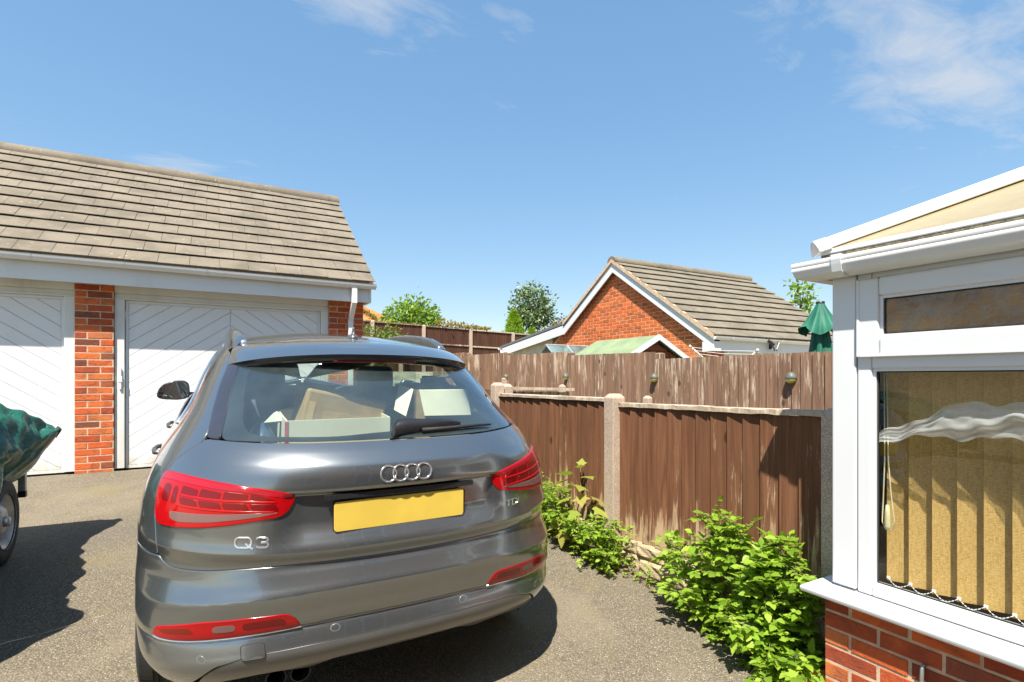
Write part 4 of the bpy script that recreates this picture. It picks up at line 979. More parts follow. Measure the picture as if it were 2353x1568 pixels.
M['leaf_conifer'] = leaf_mat('conifer_leaf', [(0, (.15, .26, .012)), (.5, (.25, .40, .022)), (1, (.36, .50, .04))])
M['leaf_orange'] = leaf_mat('orange_leaf', [(0, (.16, .16, .03)), (.4, (.36, .24, .04)), (.7, (.45, .19, .05)), (1, (.28, .30, .08))])
M['leaf_purple'] = leaf_mat('purple_leaf', [(0, (.04, .018, .025)), (.6, (.085, .03, .035)), (1, (.14, .05, .04))])
M['leaf_mix'] = leaf_mat('mixed_shrub_leaf', [(0, (.06, .10, .02)), (.4, (.12, .20, .03)), (.75, (.19, .27, .05)), (.93, (.34, .19, .09)), (1, (.42, .24, .12))])
tree('shrub', 'rounded bright green shrub rising behind the distant brown fence', 'shrub', (7.0, 20.6, 1.8), 0, (7.0, 20.6, 3.95), (1.05, .95, .82), 1900, .20, M['leaf_bush'], 3, 46, .34)
tree('tree', 'pale variegated tree standing left of the far brick gable', 'tree', (13.0, 21.2, 1.8), 0, (13.0, 21.2, 4.75), (1.0, .9, 1.28), 2600, .19, M['leaf_varieg'], 8, 64, .34, .10)
t = thing('conifer', 'small yellow green conifer beside the pale variegated tree', 'conifer', (11.55, 20.4, 1.8))
def cfn(rng):
    h = rng.random()**.8; a = rng.random()*2*math.pi; rad = .62*(1-h)**.75*(.55+.45*rng.random()); return (11.6+rad*math.cos(a)*1.15, 20.4+rad*math.sin(a), 2.9+h*1.62+rng.normal()*.04), (math.cos(a)*.4, math.sin(a)*.4, 1.4)
leaf_cloud(2600, cfn, .20, elong=5).obj('foliage', M['leaf_conifer'], t); mb = MB(); mb.tube([(11.6, 20.4, 1.8), (11.6, 20.4, 4.2)], [.06, .02], 7); mb.obj('trunk', M['bark'], t)
t = thing('conifer', 'low feathery conifer in front of the variegated tree trunk, right of the yellow green one', 'conifer', (12.4, 20.2, 1.8))
def cfn2(rng):
    h = rng.random()**.9; a = rng.random()*2*math.pi; rad = .42*(1-h)**.7*(.55+.45*rng.random()); return (12.42+rad*math.cos(a), 20.2+rad*math.sin(a), 2.9+h*.95), (math.cos(a)*.5, math.sin(a)*.5, 1.2)
leaf_cloud(1100, cfn2, .16, elong=5).obj('foliage', M['leaf_conifer'], t); mb = MB(); mb.tube([(12.42, 20.2, 1.8), (12.42, 20.2, 3.5)], [.05, .02], 7); mb.obj('trunk', M['bark'], t)
tree('shrub', 'orange and yellow leaved shrub tucked between the variegated tree and the far gable', 'shrub', (13.65, 20.3, 1.8), 0, (13.75, 20.3, 3.62), (.62, .5, .48), 900, .16, M['leaf_orange'], 12, 24, .22, .04, 4)
tree('tree', 'dark purple leaved tree whose twigs show above the left roof edge of the far garage', 'tree', (14.6, 20.0, 1.8), 0, (14.65, 20.0, 4.25), (.75, .6, 1.0), 240, .17, M['leaf_purple'], 17, 40, .2, .06, 14)
tree('shrub', 'mixed green and pinkish shrub growing beside the right corner of the big garage', 'shrub', (3.35, 12.2, G0), 0, (3.30, 12.2, 2.35), (.50, .5, .58), 2000, .085, M['leaf_mix'], 23, 40, .2, .04)
tree('tree', 'young tree with sparse leaves showing above the right slope of the far garage', 'tree', (13.6, 8.45, G0), 0, (13.6, 8.45, 3.72), (.38, .3, .70), 170, .17, M['leaf_bush'], 29, 16, .17, .035, 9, hollow=.1)
t = thing('creeper', 'orange leaved creeper trailing along the top of the distant fence', 'creeper', (8.0, 18.6, 3.5))
def crf(rng):
    x = 7.3+rng.random()**1.2*2.2; return (x, 18.62+rng.normal()*.10, 3.62-.03*(x-7)+abs(rng.normal())*.10*max(.2, 1-(x-7.3)/2.4)), (0, -.3, .8)
leaf_cloud(420, crf, .12).obj('foliage', M['leaf_orange'], t)
mb = MB(); mb.tube([(7.3, 18.66, 3.6), (8.2, 18.64, 3.57), (9.4, 18.66, 3.53)], .012, 5); mb.obj('stem', M['bark'], t)
t = thing('creeper', 'yellowing creeper on the orange roof beside the garage corner', 'creeper', (6.4, 24, 1.8))
def crf2(rng):
    q = rng.random(); return (4.9+q*1.75, 24+rng.normal()*.10, 5.20-q*1.05+rng.normal()*.07), (0, -.3, .8)
leaf_cloud(420, crf2, .13).obj('foliage', M['leaf_orange'], t)
mb = MB(); mb.tube([(6.6, 24.1, 1.8), (6.5, 24.05, 4.2), (4.9, 24.05, 5.15)], .02, 5); mb.obj('stem', M['bark'], t)

# ------------------------------------------------------------------ weeds along the fence
def leaf_shape(name, outline, L, mat, cup=.12, fold=.25):
    """outline: half-width profile along the leaf (t, w); gives a folded, drooping leaf with a midrib"""
    v = []; f = []; n = len(outline)
    for i, (t, w) in enumerate(outline):
        z = -cup*L*t*t
        v += [(0, t*L, z), (w*L, t*L, z+fold*w*L), (-w*L, t*L, z+fold*w*L)]
    for i in range(n-1):
        a, b = 3*i, 3*i+3; f += [(a, a+1, b+1, b), (a+2, a, b, b+2)]
    return make_mesh(name, v, f, mat, True)
M['leaf_weed'] = leaf_mat('weed_leaf', [(0, (.17, .30, .024)), (.4, (.27, .44, .038)), (.75, (.37, .54, .055)), (1, (.46, .60, .085))], .42, .46, island=False)
M['leaf_weed_s'] = leaf_mat('weed_leaf_mass', [(0, (.15, .27, .02)), (.4, (.24, .40, .034)), (.8, (.34, .50, .05)), (1, (.42, .56, .07))], .42, .46)
M['leaf_maple'] = leaf_mat('maple_leaf', [(0, (.22, .33, .05)), (.5, (.33, .37, .06)), (1, (.44, .33, .10))], .45, .4, island=False)
M['stem'] = plain('green_stem', (.20, .24, .07), .6); M['stem_red'] = plain('reddish_stem', (.20, .09, .05), .6)
oval = [(0, .02), (.12, .16), (.3, .27), (.5, .29), (.7, .22), (.86, .11), (1, .0)]
jag = [(0, .02), (.1, .14), (.18, .24), (.26, .20), (.36, .32), (.46, .24), (.58, .27), (.68, .17), (.80, .15), (.9, .07), (1, .0)]
leaf_a = leaf_shape('leaf', oval, .047, M['leaf_weed']); leaf_b = leaf_shape('leaf', jag, .058, M['leaf_weed']); leaf_c = leaf_shape('leaf', oval, .030, M['leaf_weed'])
def frame(p, d, roll=0, up=Vector((0, 0, 1))):
    d = Vector(d).normalized(); x = d.cross(up)
    if x.length < 1e-3: x = Vector((1, 0, 0))
    x.normalize(); z = x.cross(d); return Matrix.Translation(p) @ Matrix((x, d, z)).transposed().to_4x4() @ Matrix.Rotation(roll, 4, 'Y')
def weed(name, label, cat, base, stems, meshes, nlf, scale, seed, limit=300, stem_r=.003, pair=True):
    """stems: list of polylines; compound leaves of paired leaflets along side shoots"""
    rng = np.random.default_rng(seed); t = thing(name, label, cat, base)
    mb = MB(); cand = []
    for pts in stems:
        pts = [Vector(p) for p in pts]; mb.tube(pts, [stem_r*1.3]+[stem_r]*(len(pts)-2)+[stem_r*.5], 5)
        L = sum((b-a).length for a, b in zip(pts[:-1], pts[1:])); n = max(3, int(L/nlf))
        for k in range(n):
            q = (k+.6)/n*(len(pts)-1); i = min(int(q), len(pts)-2); p = pts[i].lerp(pts[i+1], q-i); tg = (pts[i+1]-pts[i]).normalized()
            sd = Vector((rng.normal(), rng.normal(), .25+.25*rng.normal())); sd = (sd-tg*sd.dot(tg)).normalized()
            d = (sd*.9+tg*.35+Vector((-.45, -.2, .05))).normalized(); ln = (.055+.075*rng.random())*scale; e = p+d*ln+Vector((0, 0, -.012))
            mb.tube([p, p.lerp(e, .5)+Vector((0, 0, .006)), e], stem_r*.5, 4)
            ax = (e-p).normalized(); s2_ = ax.cross(Vector((0, 0, 1))).normalized()
            for j in range(3 if pair else 2):
                f = .40+.30*j; b = p.lerp(e, f)
                for sg in (-1, 1): cand.append((b, (s2_*sg*.9+ax*.45+Vector((0, 0, .05*rng.normal()))).normalized(), (.55+.75*rng.random())*scale, rng.normal()*.4))
            cand.append((e, ax+Vector((0, 0, -.15)), (.95+.4*rng.random())*scale, rng.normal()*.4))
    mb.obj('stem', M['stem'], t, smooth=True)
    cam_p = Vector((0, 0, EYE)); cand.sort(key=lambda c_: -(c_[2]/((c_[0]-cam_p).length)+.12*(-(c_[0].x)+c_[0].z*.5)))
    rest = MB()
    for i, (p, d, s_, rl) in enumerate(cand):
        me = meshes[rng.integers(len(meshes))]; T = frame(p, d, rl) @ Matrix.Scale(s_, 4)
        if i < limit: piece('leaf', me, t, T)
        else: rest.add([T @ v.co for v in me.vertices], [list(q.vertices) for q in me.polygons])
    if rest.v: tag(rest.obj('foliage', M['leaf_weed_s'], t, smooth=True), None, kind='stuff')
    return t
rng = np.random.default_rng(4)
def arch(bx, by, tx, ty, tz, n=5):
    """a stem from the ground at (bx,by) that climbs and arches over to (tx,ty,tz)"""
    b = Vector((bx, by, GZ(by)-.01)); e = Vector((tx, ty, tz)); out = []
    for k in range(n+1):
        s_ = k/n; out.append(b.lerp(e, s_)+Vector((0, 0, .22*math.sin(math.pi*s_)*(tz-b.z+.15)))+Vector(rng.normal(size=3))*.010)
    return out
# big arching shrub against the conservatory
st = []
for k in range(40):
    by = 1.52+rng.random()*.66; ty = by+rng.normal()*.30; h = (.16+.52*rng.random())*(1.0 if ty < 2.15 else .8)
    ty = min(max(ty, 1.42), 2.44); st.append(arch(2.60-rng.random()*.08, by, 2.58-.30*rng.random()**1.5*(1.1-h), ty, GZ(ty)+h))
for k in range(12):      # long lower shoots sprawling over the tarmac by the brick corner
    ty = 1.40+rng.random()*.42; st.append(arch(2.56, 1.50+rng.random()*.15, 2.28+.22*rng.random(), ty, GZ(ty)+.05+.22*rng.random()))
weed('shrub', 'leafy arching green shrub against the dark fence beside the conservatory corner', 'shrub', (2.58, 1.9, GZ(1.9)), st, [leaf_a, leaf_a, leaf_b, leaf_c], .033, 1.0, 11)
# low weeds between car and post
st = []
for k in range(74):
    by = 2.94+rng.random()*1.30; ty = by+rng.normal()*.10; far = max(0, (by-3.45)/.8); h = .10+.34*rng.random()+.26*far*rng.random()
    st.append(arch(2.62-rng.random()*.20, by, 2.60-.32*rng.random(), ty, GZ(ty)+h*(.75 if by < 3.2 else 1), 4))
weed('weeds', 'low bushy green weeds at the foot of the fence between the car and the concrete post', 'weeds', (2.55, 3.4, GZ(3.4)), st, [leaf_b, leaf_c, leaf_c, leaf_a], .030, .70, 12, stem_r=.0022)
st = []
for k in range(7):
    by = 2.56+rng.random()*.34; st.append(arch(2.60, by, 2.55+.06*rng.random(), by+rng.normal()*.04, GZ(by)+.04+.07*rng.random(), 3))
weed('weeds', 'small tufts of pale green weed below the rock faced board', 'weeds', (2.58, 2.7, GZ(2.7)), st, [leaf_c], .03, .62, 13, stem_r=.0018)
# maple sapling with lobed leaves
def maple_mesh(L):
    ang = [(-150, .34), (-118, .52), (-96, .40), (-72, .80), (-50, .52), (-30, .62), (-14, .74), (0, 1.0), (14, .74), (30, .62), (50, .52), (72, .80), (96, .40), (118, .52), (150, .34)]
    v = [(0, .30*L, 0)]
    for a, r in ang: x = math.sin(R(a))*r*L*.62; y = .30*L+math.cos(R(a))*r*L*.70; v.append((x, y, -.16*(x*x+(y-.3*L)**2)/L*1.6+.05*abs(x)))
    v.append((0, 0, 0)); n = len(ang)
    return make_mesh('leaf', v, [(0, i, i+1) for i in range(1, n)]+[(0, n, n+1, 1)], M['leaf_maple'], True)
mp = thing('sapling', 'young maple sapling with yellow lobed leaves growing out of the weeds', 'sapling', (2.52, 3.42, GZ(3.42)))
mb = MB(); stem = [Vector((2.52, 3.42, GZ(3.42)-.02)), Vector((2.53, 3.43, .55)), Vector((2.55, 3.40, .74)), Vector((2.56, 3.42, .93))]; mb.tube(stem, [.006, .005, .004, .002], 6); mb.obj('stem', M['stem_red'], mp, smooth=True)
mm = maple_mesh(.155); mm2 = maple_mesh(.10)
sk_ = MB()
for (px_m, d, z, q, big) in [((2.50, 3.33), (-.5, -.7, -.35), .74, .2, 1), ((2.58, 3.30), (.1, -.9, -.2), .72, -.3, 1), ((2.47, 3.47), (-.6, .2, -.1), .78, .4, 1), ((2.53, 3.52), (-.2, .7, -.2), .66, 0, 1), ((2.44, 3.40), (-.6, -.4, -.7), .56, .3, 1), ((2.40, 3.42), (-.4, -.2, -.9), .46, .1, 1),
        ((2.42, 3.47), (-.8, .3, -.5), .52, -.4, 1), ((2.56, 3.36), (-.2, -.8, .1), .87, 0, 1), ((2.52, 3.46), (-.7, .4, .05), .88, .5, 1), ((2.58, 3.44), (.3, .3, .4), .93, 0, 0), ((2.54, 3.40), (-.4, -.5, .4), .93, .2, 0), ((2.50, 3.50), (-.6, .5, -.3), .83, .3, 1), ((2.57, 3.26), (.2, -.8, -.4), .66, .3, 1), ((2.46, 3.36), (-.6, -.5, -.3), .62, .1, 1), ((2.52, 3.36), (-.5, -.6, .0), .80, -.3, 1), ((2.48, 3.44), (-.8, .0, -.2), .70, .2, 1)]:
    p = Vector((*px_m, z)); piece('leaf', mm if big else mm2, mp, frame(p, d, q))
    sk_.tube([stem[min(3, max(1, int((z-.2)*3.2)))], p], .0015, 4)
sk_.obj('leaf_stalk', M['stem_red'], mp)

# ------------------------------------------------------------------ the grey car
CARO = Vector((.648, 2.05, SL*2.05+.02)); CARM = Matrix.Translation(CARO) @ Matrix.Rotation(math.atan(SL), 4, 'X')
car = thing('car', 'grey metallic compact sport utility car seen from behind with boxes in its boot', 'car', CARO, CARM.to_3x3().to_4x4())
ROOTM[car.name] = CARM
def pchip(xs,ys):
    xs=np.array(xs,float);ys=np.array(ys,float);h=np.diff(xs);d=np.diff(ys)/h
    m=np.zeros(len(xs))
    for i in range(1,len(xs)-1):
        if d[i-1]*d[i]>0:
            w1=2*h[i]+h[i-1];w2=h[i]+2*h[i-1];m[i]=(w1+w2)/(w1/d[i-1]+w2/d[i])
    m[0]=d[0];m[-1]=d[-1]
    def f(x):
        x=np.asarray(x,float);i=np.clip(np.searchsorted(xs,x)-1,0,len(xs)-2)
        t=(x-xs[i])/h[i];t=np.clip(t,-1,2)
        return ys[i]*(1+2*t)*(1-t)**2+m[i]*h[i]*t*(1-t)**2+ys[i+1]*t*t*(3-2*t)+m[i+1]*h[i]*t*t*(t-1)
    return f
YR=pchip([.26,.34,.39,.43,.455,.475,.50,.54,.553,.563,.62,.684,.692,.699,.72,.75,.776,.79,.815,.824,.831,.838,.87,.90,1.04,1.06,1.09,1.13,1.17,1.205,1.235,1.49,1.56],
         [.17,.09,.045,.018,.006,.003,.010,.024,.031,.022,.006,-.0110,-.0118,-.0095,.002,.018,.031,.027,.0135,.0085,.006,.0075,.016,.019,.022,.020,.022,.036,.072,.12,.175,.56,.66])
WD=pchip([.26,.40,.55,.75,.90,.98,1.05,1.11,1.17,1.24,1.40,1.50,1.56],[.87,.912,.928,.930,.918,.90,.874,.84,.80,.757,.688,.628,.56])
YC=pchip([.3,.5,.7,1.0,1.12,1.24,1.5],[.56,.58,.70,.75,.82,.80,.72])
YF=pchip([.3,.6,.8,.95,1.02,1.06,1.5],[4.30,4.36,4.28,4.0,3.75,3.35,2.35])
NN=2.6
def ss(a,b,x):
    t=np.clip((x-a)/(b-a),0,1);return t*t*(3-2*t)
def S(v,z):
    """v: -3..3 (0 rear centre, 1 rear corner end, 2 front corner start, 3 front centre)"""
    v=np.asarray(v,float);z=np.asarray(z,float);sg=np.where(v<0,-1.,1.);a=np.abs(v)
    w=WD(z);yr=YR(z+.056*ss(.12,.70,a)*(1-ss(.70,.79,z)));yc=YC(z);yf=YF(z);fc=np.minimum(.8,(yf-yr-yc)*.5)
    n=NN
    p=np.clip(a,0,1)*np.pi/2
    s_,c_=np.sin(p),np.maximum(np.cos(p),0);ro=(s_**n+c_**n)**(-1/n)
    x1=ro*w*s_;y1=yr+yc-ro*yc*c_
    t=np.clip(a-1,0,1);x2=w*(1-.03*t*t);y2=yr+yc+t*(yf-fc-yr-yc)
    p=np.clip(a-2,0,1)*np.pi/2;s_,c_=np.sin(p),np.maximum(np.cos(p),0);ro=(s_**n+c_**n)**(-1/n)
    x3=w*.97*ro*c_;y3=yf-fc+ro*fc*s_
    x=np.where(a<=1,x1,np.where(a<=2,x2,x3));y=np.where(a<=1,y1,np.where(a<=2,y2,y3))
    # plate recess between the lights (deeper forward), with a shelf above
    rec=.030*(1-ss(.36,.47,x))*(1-ss(1.028,1.045,z))*ss(.84,.93,z)
    y=y+np.where(a<1,rec,0)
    return np.stack([sg*x,y,z+0*x],-1)

def NRM(v, z, e=2e-3):
    a = S(v+e, z)-S(v-e, z); b = S(v, z+e)-S(v, z-e); n = np.cross(a, b)
    return n/(np.linalg.norm(n, axis=-1, keepdims=True)+1e-12)
def Pt(v, z, off=0.): return S(v, z)+off*NRM(v, z)
def yv(y, z):
    lo, hi = 0., 3.
    for _ in range(40):
        m_ = (lo+hi)/2
        if S(m_, z)[1] < y: lo = m_
        else: hi = m_
    return lo
def xv(x, z):
    s_ = -1 if x < 0 else 1; lo, hi = 0., 1.
    for _ in range(40):
        m_ = (lo+hi)/2
        if S(m_, z)[0] < abs(x): lo = m_
        else: hi = m_
    return s_*lo
KV = 1.1
def inpoly(p, poly):
    x, y = p; c = False; n = len(poly); j = n-1
    for i in range(n):
        xi, yi = poly[i]; xj, yj = poly[j]
        if (yi > y) != (yj > y) and x < (xj-xi)*(y-yi)/(yj-yi)+xi: c = not c
        j = i
    return c
def resample(poly, step):
    out = []
    for i in range(len(poly)):
        a, b = np.array(poly[i]), np.array(poly[(i+1) % len(poly)]); n = max(1, int(np.ceil(np.linalg.norm(b-a)/step)))
        for k in range(n): out.append(a+(b-a)*k/n)
    return np.array(out)
def area(p): return .5*np.sum(p[:, 0]*np.roll(p[:, 1], -1)-np.roll(p[:, 0], -1)*p[:, 1])
def smooth_loop(p, it, keep=30.):
    p = p.copy()
    for _ in range(it):
        a = np.roll(p, 1, 0); b = np.roll(p, -1, 0); p = p*.5+(a+b)*.25
    return p
def offset_loop(p, d):
    a = np.roll(p, 1, 0); b = np.roll(p, -1, 0); t = b-a; t /= np.linalg.norm(t, axis=1, keepdims=True)+1e-9
    return p+np.stack([-t[:, 1], t[:, 0]], 1)*d          # inward for counter-clockwise loops
def patch(name, poly, mat, parent, off=0., inset=.0022, skirt=.012, step=.022, rnd_=.0022, holes=(), round_it=2, mirror=False, grid=.03, fn=None):
    P_ = fn or Pt
    loops = []
    for k, pl in enumerate([poly]+list(holes)):
        p = resample([(v*KV, z) for v, z in pl], step)
        if area(p) < 0: p = p[::-1]
        if round_it: p = smooth_loop(p, round_it)
        if k == 0: p = offset_loop(p, inset)
        else: p = offset_loop(p, -inset)[::-1]
        loops.append(p)
    verts = [Vector((float(a), float(b))) for lp in loops for a, b in lp]; edges = []; b0 = 0
    for lp in loops:
        n = len(lp); edges += [(b0+i, b0+(i+1) % n) for i in range(n)]; b0 += n
    lo = loops[0].min(0); hi = loops[0].max(0); allb = np.concatenate(loops)
    gx, gy = grid if isinstance(grid, tuple) else (grid, grid)
    for x in np.arange(lo[0]+gx*.5, hi[0], gx):
        for y in np.arange(lo[1]+gy*.5, hi[1], gy):
            if inpoly((x, y), loops[0]) and not any(inpoly((x, y), h) for h in loops[1:]) and np.min(np.abs(allb-(x, y)).sum(1)) > gy*.6: verts.append(Vector((float(x), float(y))))
    vo, eo, fo, ov, oe, of_ = geometry.delaunay_2d_cdt(verts, edges, [], 0, 1e-6)
    fo = [list(f) for f in fo]; keep = []
    for f in fo:
        c = sum((vo[i] for i in f), Vector((0, 0)))/len(f)
        if inpoly(c, loops[0]) and not any(inpoly(c, h) for h in loops[1:]): keep.append(f)
    sg = -1. if mirror else 1.
    arr = np.array([(v.x, v.y) for v in vo])
    def ev(p, o): 
        q = P_(p[:, 0]/KV, p[:, 1], o); q = q.copy(); q[:, 0] *= sg; return q
    pos = ev(arr, off); nr = (NRM(arr[:, 0]/KV, arr[:, 1]) if fn is None else fn(arr[:, 0]/KV, arr[:, 1], None)); nr = nr.copy(); nr[:, 0] *= sg
    V = [tuple(p) for p in pos]; N = [tuple(n) for n in nr]; Fc = [f[::-1] if mirror else f for f in keep]
    # orientation check
    if Fc:
        f = Fc[len(Fc)//2]; a, b, c = (np.array(V[i]) for i in f[:3])
        if np.dot(np.cross(b-a, c-a), np.array(N[f[0]])) < 0: Fc = [g_[::-1] for g_ in Fc]
    if skirt:
        for lp in loops:
            n = len(lp); out = offset_loop(lp, -rnd_); r0 = ev(lp, off); r1 = ev(out, off-rnd_*.9); r2 = ev(out, off-skirt)
            on = r1-r0; n0 = NRM(lp[:, 0]/KV, lp[:, 1]) if fn is None else fn(lp[:, 0]/KV, lp[:, 1], None); n0 = n0.copy(); n0[:, 0] *= sg
            oh_ = on-(on*n0).sum(1, keepdims=True)*n0; oh_ /= np.linalg.norm(oh_, axis=1, keepdims=True)+1e-9
            k = len(V); V += [tuple(q) for q in r0]+[tuple(q) for q in r1]+[tuple(q) for q in r2]
            N += [tuple(q) for q in n0]+[tuple(q) for q in (oh_*.85+n0*.5)/np.linalg.norm(oh_*.85+n0*.5, axis=1, keepdims=True)]+[tuple(q) for q in oh_]
            for i in range(n):
                j = (i+1) % n
                for a in (0, 1):
                    f = [k+a*n+i, k+a*n+j, k+(a+1)*n+j, k+(a+1)*n+i]
                    pa, pb, pc = (np.array(V[q]) for q in f[:3])
                    if np.dot(np.cross(pb-pa, pc-pa), np.array(N[k+(a+1)*n+i])+np.array(N[f[0]])*.2) < 0: f = f[::-1]
                    Fc.append(f)
    return link(name, make_mesh(name, V, Fc, mat, True, N), parent)
def both(name, poly, mat, parent, **k):
    return [patch(name, poly, mat, parent, mirror=m_, **k) for m_ in (True, False)]
def sym(half):
    """a half outline from the centre line outwards and back becomes the full outline"""
    return list(half)+[(-v, z) for v, z in half[::-1] if abs(v) > 1e-6]

g = NG('car_paint'); fl_n = g.n('ShaderNodeTexVoronoi'); fl_n.inputs['Scale'].default_value = 900; g.t.links.new(g.coord('Object'), fl_n.inputs['Vector'])
fsep = g.n('ShaderNodeSeparateColor'); g.t.links.new(fl_n.outputs['Color'], fsep.inputs[0])
c = g.mix(fsep.outputs[0], (.215, .234, .240), (.275, .294, .300))
dst = g.step(g.noise(5, 6, .7), .35, .8)
c = g.mix(g.math('MULTIPLY', dst, .10), c, (.40, .38, .33))
M['paint'] = g.end(g.bsdf(c, .235, .86, g.bump(g.noise(2.5, 2, .5), .012, .02), 1.0, .025))
M['paint_low'] = plain('dark_grey_valance', (.10, .10, .098), .32, .3, var=.06, coat=.6)
M['trim_black'] = plain('gloss_black_trim', (.03, .028, .034), .22, var=.1, coat=.6)
M['chrome'] = plain('chrome', (.88, .88, .87), .17, .92, var=.03)
M['satin'] = plain('satin_silver', (.50, .51, .53), .30, .9, var=.04)
def lens(name, col, rough=.06, ribs=0., scale=160, trans=0.):
    g = NG(name); v = g.coord('Object'); nr = None
    if ribs: 
        w = g.n('ShaderNodeTexWave'); w.inputs['Scale'].default_value = scale; w.bands_direction = 'DIAGONAL'; g.t.links.new(v, w.inputs[0]); nr = g.bump(w.outputs['Fac'], ribs, .003)
    return g.end(g.bsdf(col, .35 if ribs else rough+.06, 0, nr, .35, .02, spec=.35))
M['red'] = lens('red_lens', (.36, .002, .004)); M['red_dark'] = lens('red_lens_dark', (.15, .0015, .003), rough=.12); M['red_rim'] = lens('red_lens_rim', (.36, .010, .022))
M['red_bright'] = lens('red_lens_rib', (.46, .003, .005), .10)
M['clear_lens'] = lens('clear_lens', (.17, .095, .085), rough=.12); M['amber_lens'] = lens('brown_red_lens', (.17, .010, .003), rough=.12)
M['car_glass'] = glass_mat('car_rear_glass', (.83, .90, .86), 1.5, 0, .085, 2.0); M['wind_glass'] = glass_mat('car_screen_glass', (.82, .90, .86), 1.5)
M['frit'] = plain('glass_border', (.012, .013, .015), .35); M['cabin'] = plain('cabin_dark', (.07, .08, .09), .8, var=.2); M['seat'] = plain('seat_fabric', (.05, .058, .068), .85, var=.25, bump=.3, bscale=200)
M['trim_grey'] = plain('cabin_trim_grey', (.17, .19, .20), .6); M['headlining'] = plain('headlining', (.30, .29, .26), .9)
M['plate'] = plain('yellow_plate', (.66, .47, .075), .35, var=.05)
M['pale_line'] = plain('pale_shut_line', (.13, .14, .14), .5)

GAP = [(0, .777), (.15, .779), (.26, .779), (.39, .771), (.47, .761), (.53, .757), (.575, .757), (.605, .766), (.630, .786), (.640, .83), (.66, .891), (.685, .961), (.710, 1.027), (.720, 1.076), (.697, 1.105), (.658, 1.145), (.614, 1.183), (.601, 1.196)]
GB = [(.545, 1.200), (.40, 1.204), (.19, 1.207), (0, 1.208)]
AX_R, AX_F, AZ_W, AR = .89, 3.49, .322, .405
def arch_pts(cy, a0, a1, n=12):
    out = []
    for k in range(n+1):
        q = R(a0+(a1-a0)*k/n); y, z = cy-AR*math.cos(q), AZ_W+AR*math.sin(q); out.append((yv(y, max(z, .27)), max(z, .27)))
    return out
# inner shell: everything behind the shut lines is black
mb = MB(); nz_ = 24; vsl = np.concatenate([np.linspace(-3, -1, 34), np.linspace(-.94, .94, 40), np.linspace(1, 3, 34)]); zsl = np.linspace(.34, 1.17, nz_)
VV, ZZ = np.meshgrid(vsl, zsl); Q = Pt(VV, ZZ, -.022)
mb.v = [Vector(q) for q in Q.reshape(-1, 3)]; nv_ = len(vsl)
for j in range(nz_-1):
    for i in range(nv_-1):
        y, z = Q[j, i, 1], Q[j, i, 2]; ok = True
        if .85 < abs(vsl[i]) < 2.6:
            for cy in (AX_R, AX_F):
                if math.hypot(y-cy, z-AZ_W) < AR+.05: ok = False
        if ok: mb.f.append([j*nv_+i, j*nv_+i+1, (j+1)*nv_+i+1, (j+1)*nv_+i])
mb.obj('inner_shell', M['cabin'], car, local=True)
# tailgate, bumper, sides
tg = patch('tailgate', sym(GAP+GB), M['paint'], car, step=.016, grid=(.014, .007), rnd_=.0035, inset=.0042)
arc = arch_pts(AX_R, 22, 58)
BOT = [(.835, .435), (.805, .39), (.793, .335), (.765, .29), (.70, .272), (.63, .272), (.57, .295), (.515, .36), (.46, .430), (.36, .472), (.225, .486), (0, .490)]
SEAM = [(.70, .776), (.80, .768), (.92, .757), (1.0, .745)]
bump = patch('rear_bumper', sym(GAP[:9]+SEAM+[(yv(.70, .70), .705)]+arc[::-1]+BOT), M['paint'], car, step=.016, grid=(.014, .007), rnd_=.0045, inset=.0040)
DIF = [(0, .488), (.225, .484), (.36, .470), (.45, .430), (.497, .37), (.535, .29), (.52, .245), (.46, .335), (.36, .368), (.30, .372), (.235, .352), (.175, .392), (0, .400)]
va = patch('valance', sym(DIF), M['paint_low'], car, off=-.004, inset=.001, step=.02, grid=.03)
def yz(lst): return [(yv(y, z), z) for y, z in lst]
arc2 = arch_pts(AX_R, 58, 172, 16)
WIN = yz([(1.02, 1.160), (1.10, 1.235), (1.22, 1.335), (1.36, 1.43), (1.50, 1.462), (2.00, 1.470), (2.25, 1.452), (2.55, 1.34), (2.85, 1.22), (3.05, 1.115), (2.6, 1.118), (2.0, 1.128), (1.4, 1.142)])
SIDE = GAP[8:]+[(.628, 1.279), (.636, 1.357), (.641, 1.414), (.647, 1.462), (.70, 1.505), (.85, 1.53)]+yz([(1.35, 1.535), (1.9, 1.535), (2.22, 1.52), (2.60, 1.36), (3.0, 1.18), (3.25, 1.06), (2.5, 1.085), (1.42, 1.10), (1.37, .95), (1.40, .75)])+arc2[::-1][8:]+[(yv(.70, .70), .715)]+[(v, z+.008) for v, z in SEAM[::-1]]
both('body_side', SIDE, M['paint'], car, holes=[WIN], step=.02, grid=.03, inset=.0030, rnd_=.003)
both('side_window', WIN, M['wind_glass'], car, off=-.004, inset=.001, skirt=.004, grid=.06)
strip = []
for s_ in (-1, 1):      # bright strip round the side windows
    mb = MB(); pts = [tuple(Pt(np.array(s_*v), np.array(z), .004)) for v, z in resample(WIN, .04)]; mb.tube(pts+[pts[0]], .006, 6, False); mb.obj('window_strip', M['chrome'], car, True, True)
both('rear_door', yz([(1.42, 1.095), (2.42, 1.08), (2.42, .42), (1.55, .42), (1.42, .68), (1.375, .95)]), M['paint'], car, grid=.06, step=.03)
both('front_door', yz([(2.425, 1.08), (3.23, 1.055), (3.20, .85), (3.05, .55), (3.02, .42), (2.425, .42)]), M['paint'], car, grid=.06, step=.03)
both('sill', yz([(1.30, .415), (3.05, .415), (3.08, .30), (1.28, .30)]), M['black_plastic'], car, grid=.08, step=.04)
arcF = arch_pts(AX_F, 20, 172, 14)
